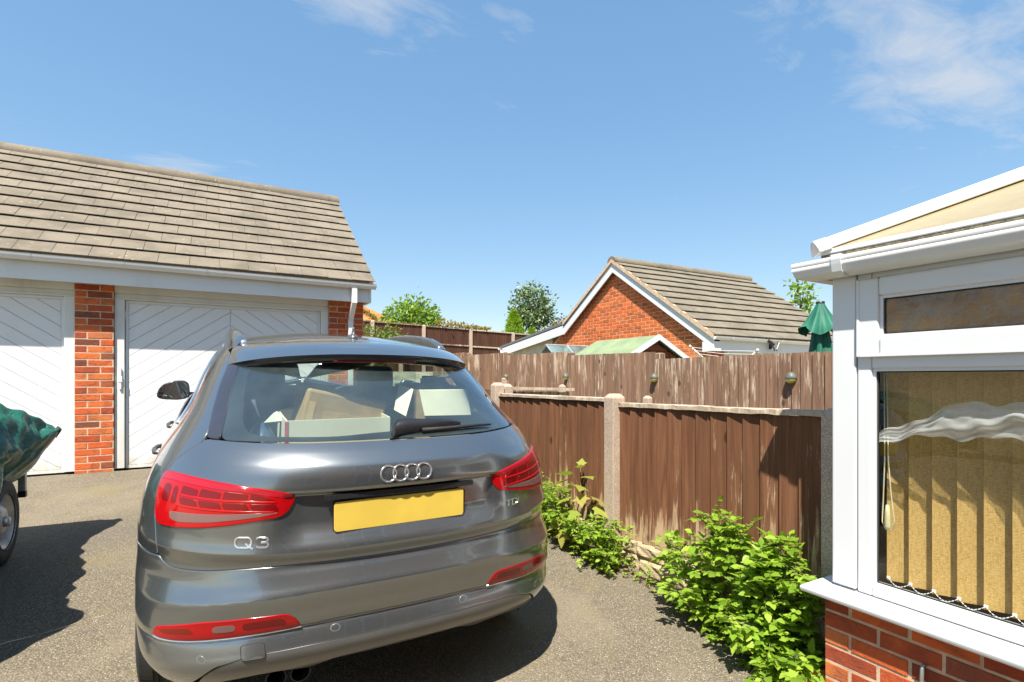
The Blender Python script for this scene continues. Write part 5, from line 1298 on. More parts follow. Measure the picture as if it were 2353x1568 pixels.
both('front_wing', yz([(3.235, 1.05), (3.205, .85), (3.055, .55)])+arcF+yz([(4.0, .40)])+[(2.75, .45), (2.75, .90), (2.45, 1.0)], M['paint'], car, grid=.06, step=.03)
fb = []
mb = MB()
for a in np.linspace(-.28, .28, 15):
    for z in np.linspace(.36, .98, 9): mb.v.append(Vector(Pt(np.array((3-abs(a))*(1 if a >= 0 else -1)), np.array(z), 0)))
mb.f = [[i*9+j, (i+1)*9+j, (i+1)*9+j+1, i*9+j+1] for i in range(14) for j in range(8)]; mb.obj('front_bumper', M['paint'], car, True, True)
mb = MB(); mb.grid(lambda u, v: ((u*2-1)*(.80-.12*v*v), 3.12+v*1.02, 1.075-.12*v**1.6-.10*abs(u*2-1)**3), 14, 8); mb.obj('bonnet', M['paint'], car, True, True)
mb = MB(); A_ = np.linspace(-.93, .93, 25)
for a in A_:
    for z in np.linspace(1.06, 1.53, 8): mb.v.append(Vector(Pt(np.array((3-abs(a))*(1 if a >= 0 else -1)), np.array(z), 0)))
mb.f = [[i*8+j, (i+1)*8+j, (i+1)*8+j+1, i*8+j+1] for i in range(24) for j in range(7)]; mb.obj('windscreen', M['wind_glass'], car, True, True)
# roof, spoiler, rails, antenna
zc = pchip([.78, .85, 1.2, 1.6, 2.0, 2.45, 2.6], [1.578, 1.586, 1.605, 1.613, 1.609, 1.578, 1.55])
def jy(x): return .80+.175*(abs(x)/.5)**2.2
def roofz(x, y): return float(zc(y))-.185*x*x-1.6*max(0, abs(x)-.53)**1.6
def rfn(u, v):
    x = (u*2-1)*.605; y0 = min(jy(x), 1.08); y = y0+.004+(2.50-y0)*v; return (x, y, roofz(x, y))
mb = MB(); mb.grid(rfn, 40, 30); mb.obj('roof', M['paint'], car, True, True)
mb = MB(); mb.grid(lambda u, v: ((u*2-1)*.56, jy((u*2-1)*.56)+.02+1.60*v, roofz((u*2-1)*.56, max(.8, jy((u*2-1)*.56)+.02+1.6*v))-.040), 20, 14); mb.obj('headlining', M['headlining'], car, True, True)
Tx = [0, .15, .30, .45, .55, .60]; Ty = pchip(Tx, [.475, .485, .525, .605, .715, .835]); Tz = pchip(Tx, [1.530, 1.528, 1.519, 1.500, 1.476, 1.455])
def sfn(u, v):
    a = (u*2-1); xt, xj = a*.598, a*.572; yt, zt = float(Ty(abs(xt))), float(Tz(abs(xt))); yj = jy(xj); zj = roofz(xj, yj)
    return (xt+(xj-xt)*v, yt+(yj-yt)*v, zt+(zj-zt)*v+.018*math.sin(math.pi*v)*(1-.3*a*a))
mb = MB(); mb.grid(sfn, 48, 10)
sp = mb.obj('spoiler', M['paint'], car, True, True)
mb = MB()
def sfe(u, v):
    x, y, z = sfn(u, 0); k = [(0, 0), (.004, -.006), (.008, -.022), (.03, -.034), (.10, -.044), (.20, -.050)]; q = v*5; i = min(int(q), 4); f = q-i
    return (x*(1-.02*v), y+k[i][0]+(k[i+1][0]-k[i][0])*f, z+k[i][1]+(k[i+1][1]-k[i][1])*f)
mb.grid(sfe, 48, 5); mb.obj('spoiler_edge', M['trim_black'], car, True, True)
mb = MB()
def bl(u, v): x = (u*2-1)*.19; return (x, float(Ty(abs(x)))+.013+.004*v, float(Tz(abs(x)))-.024-.014*v)
mb.grid(bl, 16, 2); mb.obj('brake_light', M['red_dark'], car, True, True, solid=.006)
for s_ in (-1, 1):
    path = [(.526, 1.035, 1.556), (.530, 1.06, 1.570), (.536, 1.12, 1.586), (.545, 1.25, 1.604), (.553, 1.45, 1.615), (.556, 1.7, 1.618), (.556, 2.0, 1.610), (.552, 2.22, 1.592), (.545, 2.36, 1.567), (.54, 2.42, 1.548)]
    mb = MB(); n = 8
    for x, y, z in path:
        zb = roofz(x, y)-.025
        for dx, zz_ in ((-.020, zb), (-.019, z-.012), (-.013, z-.002), (-.004, z+.002), (.010, z), (.024, z-.010), (.038, z-.032), (.052, zb-.035)): mb.v.append(Vector((s_*(x+dx), y, zz_)))
    m_ = len(path); mb.f = [[i*n+k, i*n+(k+1) % n, (i+1)*n+(k+1) % n, (i+1)*n+k] for i in range(m_-1) for k in range(n)]+[list(range(n)), [(m_-1)*n+k for k in range(n)]]
    rl = mb.obj('roof_rail', M['paint'], car, True, True, auto=60)
    mb = MB(); mb.hexa([(s_*(.507), 1.028, 1.530), (s_*(.543), 1.028, 1.528), (s_*.541, 1.045, 1.53), (s_*.509, 1.045, 1.53), (s_*.510, 1.036, 1.562), (s_*.541, 1.036, 1.558), (s_*.540, 1.058, 1.570), (s_*.512, 1.058, 1.573)]); mb.obj('rail_end', M['satin'], rl, True, True, bevel=.006)
mb = MB(); ab = Vector((.0, 1.0, roofz(0, 1.0)))
for k, (w, l, h) in enumerate([(.030, .048, -.004), (.029, .046, .006), (.018, .030, .016), (.009, .018, .022), (.006, .012, .045), (.004, .007, .058)]):
    for q in range(12): a = q/12*2*math.pi; mb.v.append(ab+Vector((w*math.cos(a), l*math.sin(a)-h*.25, h)))
mb.f = [[i*12+q, i*12+(q+1) % 12, (i+1)*12+(q+1) % 12, (i+1)*12+q] for i in range(5) for q in range(12)]+[[60+q for q in range(12)]]; mb.obj('antenna', M['paint_low'], car, True, True)
# rear window with its black border, gloss pillars beside it
GL = [(.541, 1.199), (.553, 1.272), (.560, 1.364), (.567, 1.427), (.577, 1.470), (.55, 1.50), (.30, 1.535), (0, 1.54)]
GLASS = sym([(0, 1.2095), (.19, 1.2085), (.40, 1.2055)]+GL)
CLR = sym([(0, 1.236), (.10, 1.232), (.19, 1.226), (.40, 1.224), (.445, 1.228), (.47, 1.24), (.485, 1.27), (.50, 1.36), (.515, 1.44), (.50, 1.475), (.30, 1.505), (0, 1.512)])
patch('rear_window', GLASS, M['car_glass'], car, off=.001, inset=.002, skirt=.004, grid=.03)
patch('window_border', GLASS, M['frit'], car, off=-.004, inset=.002, skirt=0, grid=.04, holes=[CLR])
TRIM = [(.601, 1.199), (.628, 1.279), (.636, 1.357), (.641, 1.414), (.647, 1.462), (.63, 1.485), (.578, 1.472), (.567, 1.427), (.560, 1.364), (.553, 1.272), (.541, 1.2005)]
both('pillar_trim', TRIM, M['trim_black'], car, off=.002, inset=.002, step=.012, grid=.02)
both('cabin_trim', [(.50, 1.0), (.50, 1.26), (.53, 1.44), (.60, 1.50), (1.02, 1.46), (1.02, 1.0)], M['trim_grey'], car, off=-.045, skirt=0, grid=.06)
# tail lights
LT = [(.278, 1.030), (.318, 1.048), (.385, 1.061), (.45, 1.070), (.53, 1.077), (.61, 1.079), (.692, 1.074), (.698, 1.03), (.680, .975), (.662, .93), (.645, .905), (.61, .905), (.545, .911), (.49, .919), (.425, .932), (.365, .949), (.305, .963), (.290, .985)]
SILV = [(.602, .957), (.505, .963), (.435, .968), (.37, .975), (.312, .977), (.35, .964), (.41, .951), (.475, .938), (.555, .928), (.588, .931)]
def taillight(m_):
    k = dict(mirror=m_)
    base = patch('tail_light', LT, M['red'], car, off=.007, inset=.0015, skirt=.016, step=.012, grid=.016, rnd_=.004, round_it=3, **k)
    patch('lens_rim', [(.285, 1.030), (.32, 1.045), (.385, 1.058), (.45, 1.067), (.53, 1.074), (.61, 1.076), (.688, 1.072), (.692, 1.05), (.62, 1.056), (.53, 1.055), (.45, 1.050), (.385, 1.043), (.32, 1.031)], M['red_rim'], base, off=.0082, inset=.001, skirt=.003, step=.008, grid=.012, rnd_=.001, round_it=1, **k)
    ve = [.322, .388, .455, .520, .582]
    for r_, (za, zb, sl) in enumerate(((1.014, 1.041, .012), (.983, 1.0085, .010))):
        for i in range(4):
            a, b = ve[i]+.0028, ve[i+1]-.0028; sh_ = .012 if r_ else 0
            ta = min(zb, 1.022) if (i == 0 and r_ == 0) else zb
            patch('lens_cell', [(a-sh_, za+sl*(a-.455)), (b-sh_, za+sl*(b-.455)), (b, zb+sl*(b-.455)+(.006 if not r_ else 0)), (a, ta+sl*(a-.455))], M['red_dark'], base, off=.0079, inset=.001, skirt=.002, step=.008, grid=.02, rnd_=.0008, round_it=1, **k)
    for a, b in ((.585, .605), (.615, .65)):
        patch('lens_cell', [(a, .985), (b, .985), (b+.008, 1.040), (a+.008, 1.042)], M['red_dark'], base, off=.0079, inset=.001, skirt=.002, step=.008, grid=.02, rnd_=.0008, round_it=2, **k)
    for r_ in (0, 1):
        z = .978+.034*r_; patch('lens_rib', [(.325, z), (.455, z+.001), (.58, z+.003), (.58, z+.0075), (.455, z+.0055), (.325, z+.0045)], M['red_bright'], base, off=.0095, inset=.0003, skirt=.003, step=.01, grid=.03, rnd_=.0012, round_it=0, **k)
    patch('reversing_lens', SILV, M['clear_lens'], base, off=.0084, inset=.0005, skirt=.003, step=.010, grid=.02, rnd_=.001, round_it=1, **k)
taillight(True); taillight(False)
FOG = [(.254, .556), (.268, .592), (.288, .612), (.37, .607), (.483, .592), (.58, .566), (.640, .548), (.655, .516), (.625, .511), (.574, .513), (.516, .519), (.423, .533), (.34, .545)]
for m_ in (True, False):
    fg = patch('rear_reflector', FOG, M['red'], car, off=.004, inset=.002, skirt=.012, step=.010, grid=.02, rnd_=.003, round_it=2, mirror=m_)
    patch('lens_cell', [(.40, .560), (.455, .553), (.455, .578), (.40, .586)], M['clear_lens'], fg, off=.0049, inset=.001, skirt=.002, grid=.03, step=.01, mirror=m_)
    patch('lens_cell', [(.50, .548), (.60, .536), (.625, .545), (.52, .570)], M['amber_lens'], fg, off=.0049, inset=.001, skirt=.002, grid=.03, step=.01, mirror=m_)
    patch('lens_cell', [(.285, .574), (.385, .563), (.385, .590), (.295, .600)], M['red_dark'], fg, off=.0049, inset=.001, skirt=.002, grid=.03, step=.01, mirror=m_)
    mb = MB(); s_ = -1 if m_ else 1; ln = [(.254, .553), (.34, .5415), (.423, .5295), (.516, .5155), (.574, .5095), (.625, .5075), (.658, .513)]
    lr = [np.array(a)+(np.array(b)-np.array(a))*t for a, b in zip(ln[:-1], ln[1:]) for t in (0, .5)]+[np.array(ln[-1])]
    mb.tube([tuple(Pt(np.array(s_*q[0]), np.array(q[1]), .003)) for q in lr], .0042, 6); mb.obj('reflector_strip', M['chrome'], fg, True, True)
def disc(name, v, z, r, mat, off, mirror): 
    return patch(name, [(v+r*math.cos(a)/KV, z+r*math.sin(a)) for a in np.linspace(0, 2*math.pi, 20)[:-1]], mat, car, off=off, inset=0, skirt=.004, step=.01, grid=.02, rnd_=.001, round_it=0, mirror=mirror)
for v, z in ((.49, .458), (.176, .527)):
    for m_ in (True, False):
        disc('parking_sensor', v, z, .0125, M['pale_line'], .0006, m_); disc('parking_sensor', v, z, .0100, M['paint'], .0014, m_)
TC = [(.336, .459), (.391, .452), (.391, .503), (.336, .510)]
patch('tow_cover_gap', TC, M['dark'], car, off=.0002, inset=-.001, skirt=0, grid=.02, step=.008, mirror=True); patch('tow_cover', TC, M['paint'], car, off=.0004, inset=.0016, skirt=.002, grid=.016, step=.008, rnd_=.0008, mirror=True)
# badge rings and lettering
def stroke(mb, pts, w, h, closed=False, dx=0., off=.0):
    P3 = []; N3 = []
    for x, z in pts:
        v = np.array(xv(x, z)); zz_ = np.array(z); P3.append(Vector(Pt(v, zz_, off))); N3.append(Vector(NRM(v, zz_, 6e-3)))
    n = len(P3); b = len(mb.v)
    for i in range(n):
        t = (P3[(i+1) % n if closed else min(i+1, n-1)]-P3[i-1 if (closed or i) else 0]).normalized(); s_ = N3[i].cross(t).normalized(); u = N3[i]
        for a, c_ in ((-.5, 0), (-.5, .45), (-.22, 1), (.22, 1), (.5, .45), (.5, 0)): mb.v.append(P3[i]+s_*a*w+u*c_*h)
    m_ = n if closed else n-1
    for i in range(m_):
        j = (i+1) % n
        for k in range(6): mb.f.append([b+i*6+k, b+i*6+(k+1) % 6, b+j*6+(k+1) % 6, b+j*6+k])
    if not closed: mb.f += [[b+k for k in range(6)], [b+(n-1)*6+k for k in range(6)][::-1]]
bd = None
for i, cx in enumerate((-.0718, -.0248, .0222, .0692)):
    mb = MB(); stroke(mb, [(cx+.0295*math.cos(a), 1.093+.0295*math.sin(a)) for a in np.linspace(0, 2*math.pi, 49)[:-1]], .0085, .006+.0004*i, True, off=.0008*(i % 2))
    mb.obj('badge_ring', M['chrome'], car, True, True, auto=40)
def letters(name, x0, z0, size, glyphs, w, mat='chrome', slant=0.0, sx=1.):
    mb = MB(); x = x0
    for strokes, adv in glyphs:
        for pts, cl in strokes: stroke(mb, [(x+px_*size*sx+slant*pz*size, z0+pz*size) for px_, pz in pts], w, .0035, cl)
        x += adv*size*sx
    return mb.obj(name, M[mat], car, False, True)
def rr(x0, x1, z0, z1, r, n=5):
    out = []
    for cx, cz, a0 in ((x1-r, z1-r, 0), (x0+r, z1-r, 90), (x0+r, z0+r, 180), (x1-r, z0+r, 270)):
        for k in range(n): a = R(a0+90*k/(n-1)); out.append((cx+r*math.cos(a), cz+r*math.sin(a)))
    return out
gQ = ([(rr(0, 1.45, 0, 1.0, .34), True), ([(.92, .42), (1.25, .12), (1.62, -.14)], False)], 1.98)
g3 = ([([(0, .84), (.06, .96), (.25, 1.0), (.80, 1.0), (.98, .92), (1.04, .78), (.98, .60), (.82, .52), (.42, .51)], False), ([(.82, .52), (1.0, .43), (1.06, .25), (1.0, .08), (.82, .0), (.22, .0), (.05, .04), (-.02, .16)], False)], 1.2)
letters('badge_lettering', -.588, .8555, .0335, [gQ, g3], .0072)
gT = ([([(0, 1), (1.0, 1)], False), ([(.5, .97), (.5, 0)], False)], 1.22)
gD = ([([(0, 1), (.55, 1), (.80, .9), (.92, .7), (.92, .3), (.80, .1), (.55, 0), (0, 0), (0, .5)], True)], 1.25)
gI = ([([(0, 1), (0, 0)], False)], .4)
letters('badge_lettering', .474, .884, .0255, [gT, gD, gI], .0044, sx=1.28)
# number plate (characters are not readable in the photograph)
pcx, pz = -.008, .944; py_c = float(S(0., pz)[1])-.012
mb = MB(); pl = [(px_, z) for px_, z in rr(-.26, .26, -.0555, .0555, .012)]
Tp = Matrix.Translation((pcx, py_c, pz)) @ Matrix.Rotation(R(-4), 4, 'X')
mb.prism([Tp @ Vector((x, 0, z)) for x, z in pl], Tp.to_3x3() @ Vector((0, .006, 0))); mb.obj('number_plate', M['plate'], car, False, True, bevel=.0015, seg=1)
mb = MB(); mb.box(-.27, .26, py_c+.005, py_c+.03, .893, .99); mb.obj('plate_holder', M['black_plastic'], car, False, True)
mb = MB(); mb.box(-.30, .29, .035, .05, 1.012, 1.030); mb.obj('plate_lamp', M['black_plastic'], car, False, True)
# rear wiper
mb = MB(); rows = [(-.030, 1.214, .016, .012), (-.022, 1.222, .030, .034), (.0, 1.231, .034, .044), (.04, 1.234, .032, .044), (.14, 1.236, .023, .036), (.24, 1.235, .018, .030), (.285, 1.233, .013, .022)]
for x, z, hw, dp_ in rows:
    v_ = np.array(xv(x, z)); p0 = Vector(Pt(v_, np.array(z), .004)); nn = Vector(NRM(v_, np.array(z))); up_ = (Vector((0, 0, 1))-nn*nn.z).normalized()
    for a, b in ((-1, 0), (-.9, .6), (-.3, 1), (.5, .95), (1, .5), (1, 0)): mb.v.append(p0+up_*hw*a+nn*dp_*b)
n = 6; mb.f = [[i*n+k, i*n+(k+1) % n, (i+1)*n+(k+1) % n, (i+1)*n+k] for i in range(len(rows)-1) for k in range(n)]+[list(range(n)), [(len(rows)-1)*n+k for k in range(n)]]
wp = mb.obj('wiper', M['black_plastic'], car, True, True, auto=50)
mb = MB(); pts = [tuple(Pt(np.array(xv(x, z)), np.array(z), .014)) for x, z in ((.10, 1.222), (.20, 1.222), (.30, 1.223), (.38, 1.222), (.455, 1.217))]; mb.tube(pts, [.010, .009, .008, .007, .005], 6); mb.obj('wiper_blade', M['rubber'], wp, True, True)
# mirrors, handles
out = [(-.175, .38), (-.20, .30), (-.26, .24), (-.38, .20), (-.52, .195), (-.575, .23), (-.59, .33), (-.55, .42), (-.43, .435), (-.26, .425), (-.195, .41)]
for s_ in (-1, 1):
    ol = [(s_*(1.03-(-x-.175)*.50), 1.135+(.315-z)*.60) for x, z in out]; cx = sum(p[0] for p in ol)/11; cz = sum(p[1] for p in ol)/11
    ol = [tuple(p) for p in smooth_loop(resample(ol, .012), 2)]; n = len(ol)
    mb = MB(); ly = [(0, .93), (.0, 1.0), (.02, 1.04), (.06, .98), (.10, .75), (.12, .4)]
    for dy, k in ly:
        for x, z in ol: mb.v.append(Vector((cx+(x-cx)*k, 2.74+dy+(cx-x)*s_*.25*0, cz+(z-cz)*k)))
    mb.f = [[i*n+q, i*n+(q+1) % n, (i+1)*n+(q+1) % n, (i+1)*n+q] for i in range(5) for q in range(n)]+[[5*n+q for q in range(n)]]
    mi = mb.obj('wing_mirror', M['paint'] if s_ > 0 else M['trim_black'], car, True, True)
    mb = MB(); mb.v = [Vector((cx+(x-cx)*.93, 2.746+.05*(x-cx)*s_*-1, cz+(z-cz)*.93)) for x, z in ol]; mb.f = [list(range(n))]; mb.obj('mirror_glass', plain('mirror_silver', (.72, .78, .76), .01, 1., var=0.) if s_ < 0 else bpy.data.materials['mirror_silver'], mi, False, True)
    mb = MB(); mb.tube([(s_*.88, 2.80, 1.10), (s_*.80, 2.86, 1.085), (s_*.74, 2.90, 1.08)], [.022, .024, .03], 8); mb.obj('mirror_arm', M['trim_black'], mi, True, True)
    for y in (1.47, 2.30):
        v_ = np.array(s_*yv(y, .948)); p0 = Vector(Pt(v_, np.array(.948), 0)); mb = MB()
        mb.tube([p0+Vector((-s_*.01, -.09, 0)), p0+Vector((s_*.024, -.07, 0)), p0+Vector((s_*.032, 0, .002)), p0+Vector((s_*.024, .07, .003)), p0+Vector((-s_*.01, .09, .003))], [.010, .013, .013, .012, .010], 8); mb.obj('door_handle', M['paint_low'], car, True, True)
# wheels
def wheel(cy, s_):
    X = s_*.930; prof = [(.205, -.010), (.235, -.002), (.29, .004), (.318, -.004), (.338, -.025), (.345, -.05), (.345, -.075), (.337, -.078), (.337, -.090), (.345, -.093), (.346, -.13), (.337, -.133), (.337, -.145), (.345, -.148), (.344, -.20), (.33, -.225), (.29, -.236), (.23, -.225)]
    T = Matrix.Translation((X, cy, AZ_W)) @ Matrix.Rotation(R(90)*s_, 4, 'Y')
    mb = MB(); mb.lathe(prof, T, 60); w_ = mb.obj('wheel', M['rubber'], car, True, True, auto=40)
    mb = MB()
    for k in range(72):      # tread blocks cut by cross sipes
        q = 2*math.pi*k/72
        for h0, h1 in ((-.012, -.062), (-.205, -.226)):
            Tk = T @ Matrix.Rotation(q, 4, 'Z') @ Matrix.Translation((.333, 0, (h0+h1)/2)); mb.obox(Tk @ Matrix.Rotation(R(-20 if h0 > -.1 else 20), 4, 'Y'), .018, .0262, abs(h1-h0))
    tag(mb.obj('tread', M['rubber'], w_, False, True), None, kind='stuff')
    mb = MB(); mb.lathe([(.215, .002), (.222, -.004), (.205, -.02), (.19, -.10), (.19, -.20)], T, 40)
    for k in range(10):
        Tk = T @ Matrix.Rotation(2*math.pi*k/10, 4, 'Z') @ Matrix.Translation((.115, 0, -.022)); mb.obox(Tk, .20, .022, .02)
    mb.lathe([(.0, -.008), (.04, -.010), (.055, -.03), (.055, -.06)], T, 20); mb.obj('rim', M['satin'], w_, True, True, auto=35)
for cy in (AX_R, AX_F):
    for s_ in (-1, 1): wheel(cy, s_)
mb = MB(); mb.box(-.70, .70, .60, 4.0, .25, .33); mb.box(-.56, .56, .34, .62, .34, .42); mb.obj('underbody', M['dark'], car, local=True)
for x in (-.452, -.366):
    mb = MB(); T = Matrix.Translation((x, .135, .325)) @ Matrix.Rotation(R(-90), 4, 'X'); mb.lathe([(.030, .30), (.033, .0), (.037, -.006), (.037, -.012), (.033, -.014), (.031, .0), (.03, .14)], T, 24); mb.obj('exhaust_pipe', M['black_plastic'], car, True, True, auto=40)
# cabin
mb = MB(); mb.box(-.66, .66, .25, 1.30, .68, .72); mb.obj('boot_floor', M['cabin'], car, local=True)
def cushion(parent, name, c_, sz, M_, rot=0.):
    mb = MB(); T = Matrix.Translation(c_) @ Matrix.Rotation(rot, 4, 'X'); mb.obox(T, *sz); return mb.obj(name, M_, parent, True, True, bevel=min(sz)*.42, seg=4)
for x in (-.37, .37):
    st_ = cushion(car, 'seat', (x, 2.02, .93), (.48, .16, .60), M['seat'], R(-14)); cushion(st_, 'headrest', (x, 1.92, 1.300), (.26, .10, .17), M['seat'], R(-10)); cushion(st_, 'seat_cushion', (x, 2.30, .66), (.50, .50, .16), M['seat'])
st_ = cushion(car, 'rear_seat', (0, 1.22, .92), (1.24, .16, .50), M['seat'], R(-16))
for x in (-.40, 0, .40): cushion(st_, 'headrest', (x, 1.13, 1.195), (.25, .09, .12), M['seat'], R(-8))
mb = MB(); mb.box(-.70, .70, 2.95, 3.30, .70, 1.06); mb.obj('dashboard', M['cabin'], car, local=True, bevel=.05, seg=3)
mb = MB(); mb.lathe([(.18, -.012), (.192, 0), (.18, .012), (.168, 0)], Matrix.Translation((.37, 2.78, .98)) @ Matrix.Rotation(R(65), 4, 'X'), 28, True); mb.obox(Matrix.Translation((.37, 2.785, .975)) @ Matrix.Rotation(R(-25), 4, 'X'), .33, .02, .05); mb.obj('steering_wheel', M['seat'], car, True, True)
mb = MB(); mb.obox(Matrix.Translation((0, 2.40, 1.430)), .24, .03, .07); mb.obj('rear_view_mirror', M['black_plastic'], car, local=True, bevel=.012)

# ------------------------------------------------------------------ boxes and odds and ends in the boot
M['card'] = plain('cardboard', (.50, .35, .18), .85, var=.12, scale=14, bump=.15, bscale=90); M['card_dark'] = plain('brown_cardboard', (.42, .28, .13), .8, var=.2, scale=9); M['card_pale'] = plain('cream_card', (.80, .76, .58), .7, var=.06)
M['tape'] = plain('parcel_tape', (.66, .47, .22), .3); M['teal'] = plain('teal_card', (.03, .40, .30), .6); M['navy'] = plain('navy_plastic', (.035, .07, .13), .35); M['pale_white'] = plain('off_white_paper', (.80, .80, .70), .7)
M['pinkred'] = plain('red_print', (.60, .10, .10), .7); M['tan_round'] = plain('tan_ball', (.36, .29, .20), .6); M['string'] = plain('white_string', (.75, .75, .62), .8)
def cthing(name, label, cat, loc, group=None):
    L = CARM @ Vector(loc); o = thing(name, label, cat, L, CARM.to_3x3().to_4x4(), group); ROOTM[o.name] = CARM @ Matrix.Translation(loc); return o
def cobj(mb, name, mat, parent, loc, **k):
    for i in range(len(mb.v)): mb.v[i] = mb.v[i]-Vector(loc)
    return mb.obj(name, mat, parent, local=True, **k)
# long low box with a cream front
l0 = (-.17, .55, .72); bx = cthing('cardboard_box', 'low cream fronted cardboard box lying across the left of the car boot', 'box', l0)
mb = MB(); x0, x1, y0, y1, zt = -.392, .052, .44, .78, 1.245
for a in ((x0, x1, y0, y0+.006, .95, zt), (x0, x0+.006, y0+.006, y1, .95, zt), (x1-.006, x1, y0+.006, y1, .95, zt), (x0, x1, y1, y1+.006, .95, zt), (x0, x1, y0, y1, .944, .95)): mb.box(*a)
cobj(mb, 'carton', M['card_pale'], bx, l0)
mb = MB(); mb.box(x0-.004, x0+.010, y0-.002, y0+.004, .95, zt-.004); cobj(mb, 'red_edge', M['pinkred'], bx, l0)
mb = MB(); mb.hexa([(x0+.01, y1, 1.245), (x1, y1, 1.245), (x1-.005, y1-.01, 1.262), (x0+.20, y1-.01, 1.262), (x0+.01, y1+.006, 1.245), (x1, y1+.006, 1.245), (x1-.005, y1, 1.285), (x0+.20, y1, 1.285)]); cobj(mb, 'flap', M['card_dark'], bx, l0)
# big taped brown box leaning on it
l0 = (-.12, .80, .75); bx = cthing('cardboard_box', 'tilted brown taped cardboard box leaning behind the cream fronted box', 'box', l0)
T = Matrix.Translation((-.150, .735, 1.15)) @ Matrix.Rotation(R(12.5), 4, 'Y') @ Matrix.Rotation(R(2), 4, 'Z')
mb = MB(); mb.obox(T, .37, .34, .37); cobj(mb, 'carton', M['card_dark'], bx, l0, bevel=.012)
mb = MB(); mb.obox(T @ Matrix.Translation((.02, -.12, .1865)), .33, .055, .001); mb.obox(T @ Matrix.Translation((-.155, -.1710, .02)), .030, .001, .22); cobj(mb, 'tape', M['tape'], bx, l0)
mb = MB(); mb.obox(T @ Matrix.Translation((.035, -.1712, -.01)), .27, .002, .22); cobj(mb, 'panel', M['card'], bx, l0)
# open box with flaps folded outwards
l0 = (.36, .74, .72); bx = cthing('cardboard_box', 'open cardboard box with cream flaps folded outwards in the right of the car boot', 'box', l0)
mb = MB(); x0, x1, y0, y1, zt = .200, .470, .530, .86, 1.360
for a in ((x0, x1, y0, y0+.006, .73, zt), (x0, x0+.006, y0, y1, .73, zt), (x1-.006, x1, y0, y1, .73, zt), (x0, x1, y1, y1+.006, .73, zt), (x0, x1, y0, y1, .722, .73)): mb.box(*a)
cobj(mb, 'carton', M['card'], bx, l0)
mb = MB(); mb.hexa([(.214, .516, 1.3595), (.468, .516, 1.3575), (.468, .522, 1.361), (.214, .522, 1.361), (.232, .478, 1.239), (.478, .478, 1.235), (.478, .484, 1.235), (.232, .484, 1.239)]); cobj(mb, 'flap', M['card_pale'], bx, l0)
mb = MB(); mb.hexa([(.190, .530, 1.363), (.134, .585, 1.384), (.134, .590, 1.384), (.190, .536, 1.363), (.142, .490, 1.238), (.098, .535, 1.264), (.098, .540, 1.264), (.142, .496, 1.238)]); cobj(mb, 'flap', M['card_pale'], bx, l0)
mb = MB(); mb.hexa([(.472, .525, 1.360), (.472, .80, 1.360), (.478, .80, 1.362), (.478, .525, 1.362), (.512, .520, 1.25), (.52, .80, 1.25), (.526, .80, 1.25), (.518, .520, 1.25)]); cobj(mb, 'flap', M['card'], bx, l0)
l0 = (.47, 1.0, 1.33); bx = cthing('carton', 'small teal carton with a white lid perched behind the open box in the boot', 'carton', l0)
mb = MB(); mb.obox(Matrix.Translation((.475, 1.02, 1.345)), .115, .12, .05); cobj(mb, 'carton', M['teal'], bx, l0, bevel=.003); mb = MB(); mb.obox(Matrix.Translation((.48, 1.02, 1.378)), .11, .115, .014); cobj(mb, 'lid', M['pale_white'], bx, l0, bevel=.003)
mb = MB(); mb.box(.30, .56, .99, 1.14, 1.0, 1.318); cobj(mb, 'bag', M['navy'], bx, l0, bevel=.04)
l0 = (.40, .78, 1.30); bx = cthing('basin', 'round navy plastic basin standing in the open cardboard box', 'basin', l0)
mb = MB(); mb.lathe([(.072, 0), (.085, .006), (.085, .014), (.070, .018), (.06, .04), (0, .05)], Matrix.Translation((.40, .76, 1.318)) @ Matrix.Rotation(R(70), 4, 'X'), 28); cobj(mb, 'bowl', M['navy'], bx, l0, smooth=True); mb = MB(); mb.box(.34, .46, .72, .80, .74, 1.30); cobj(mb, 'support', M['navy'], bx, l0)
l0 = (.27, .76, 1.33); bx = cthing('ball', 'round tan ball showing at the left rim of the open cardboard box', 'ball', l0)
mb = MB(); mb.lathe([(.05*math.sin(a), .05*math.cos(a)) for a in np.linspace(.001, 3.14, 12)], Matrix.Translation((.285, .76, 1.325)), 20); cobj(mb, 'shell', M['tan_round'], bx, l0, smooth=True); 
l0 = (.50, .85, 1.36); bx = cthing('string', 'loose bundle of pale string lying over the teal carton in the boot', 'string', l0); rg = np.random.default_rng(3)
mb = MB()
for k in range(9): p = Vector((.53, .95, 1.385)); q = p+Vector((.05+.06*rg.random(), -.04*rg.random(), .012*rg.normal())); e = q+Vector((.015*rg.normal(), -.02, -.03-.03*rg.random())); mb.tube([p, (p+q)/2+Vector((0, 0, .015)), q, e], .0022, 5)
cobj(mb, 'strand', M['string'], bx, l0)
l0 = (-.43, .62, .72); bx = cthing('sack', 'dark sack with a pale paper peak left of the cream fronted box in the boot', 'sack', l0)
mb = MB(); mb.grid(lambda u, v: (-.56+.18*u, .52+.28*v, .74+.47*math.sin(math.pi*min(1, max(0, .12+.76*u)))**.5*math.sin(math.pi*(.15+.7*v))**.4), 10, 10); cobj(mb, 'bag', M['navy'], bx, l0, smooth=True)
mb = MB(); mb.add([(-.465, .60, 1.215), (-.368, .60, 1.222), (-.395, .61, 1.252), (-.41, .615, 1.263), (-.425, .61, 1.256), (-.46, .68, 1.20), (-.37, .68, 1.20)], [(0, 1, 2, 3, 4), (1, 6, 3, 2), (0, 4, 3, 5), (3, 6, 5)]); cobj(mb, 'paper', M['pale_white'], bx, l0)

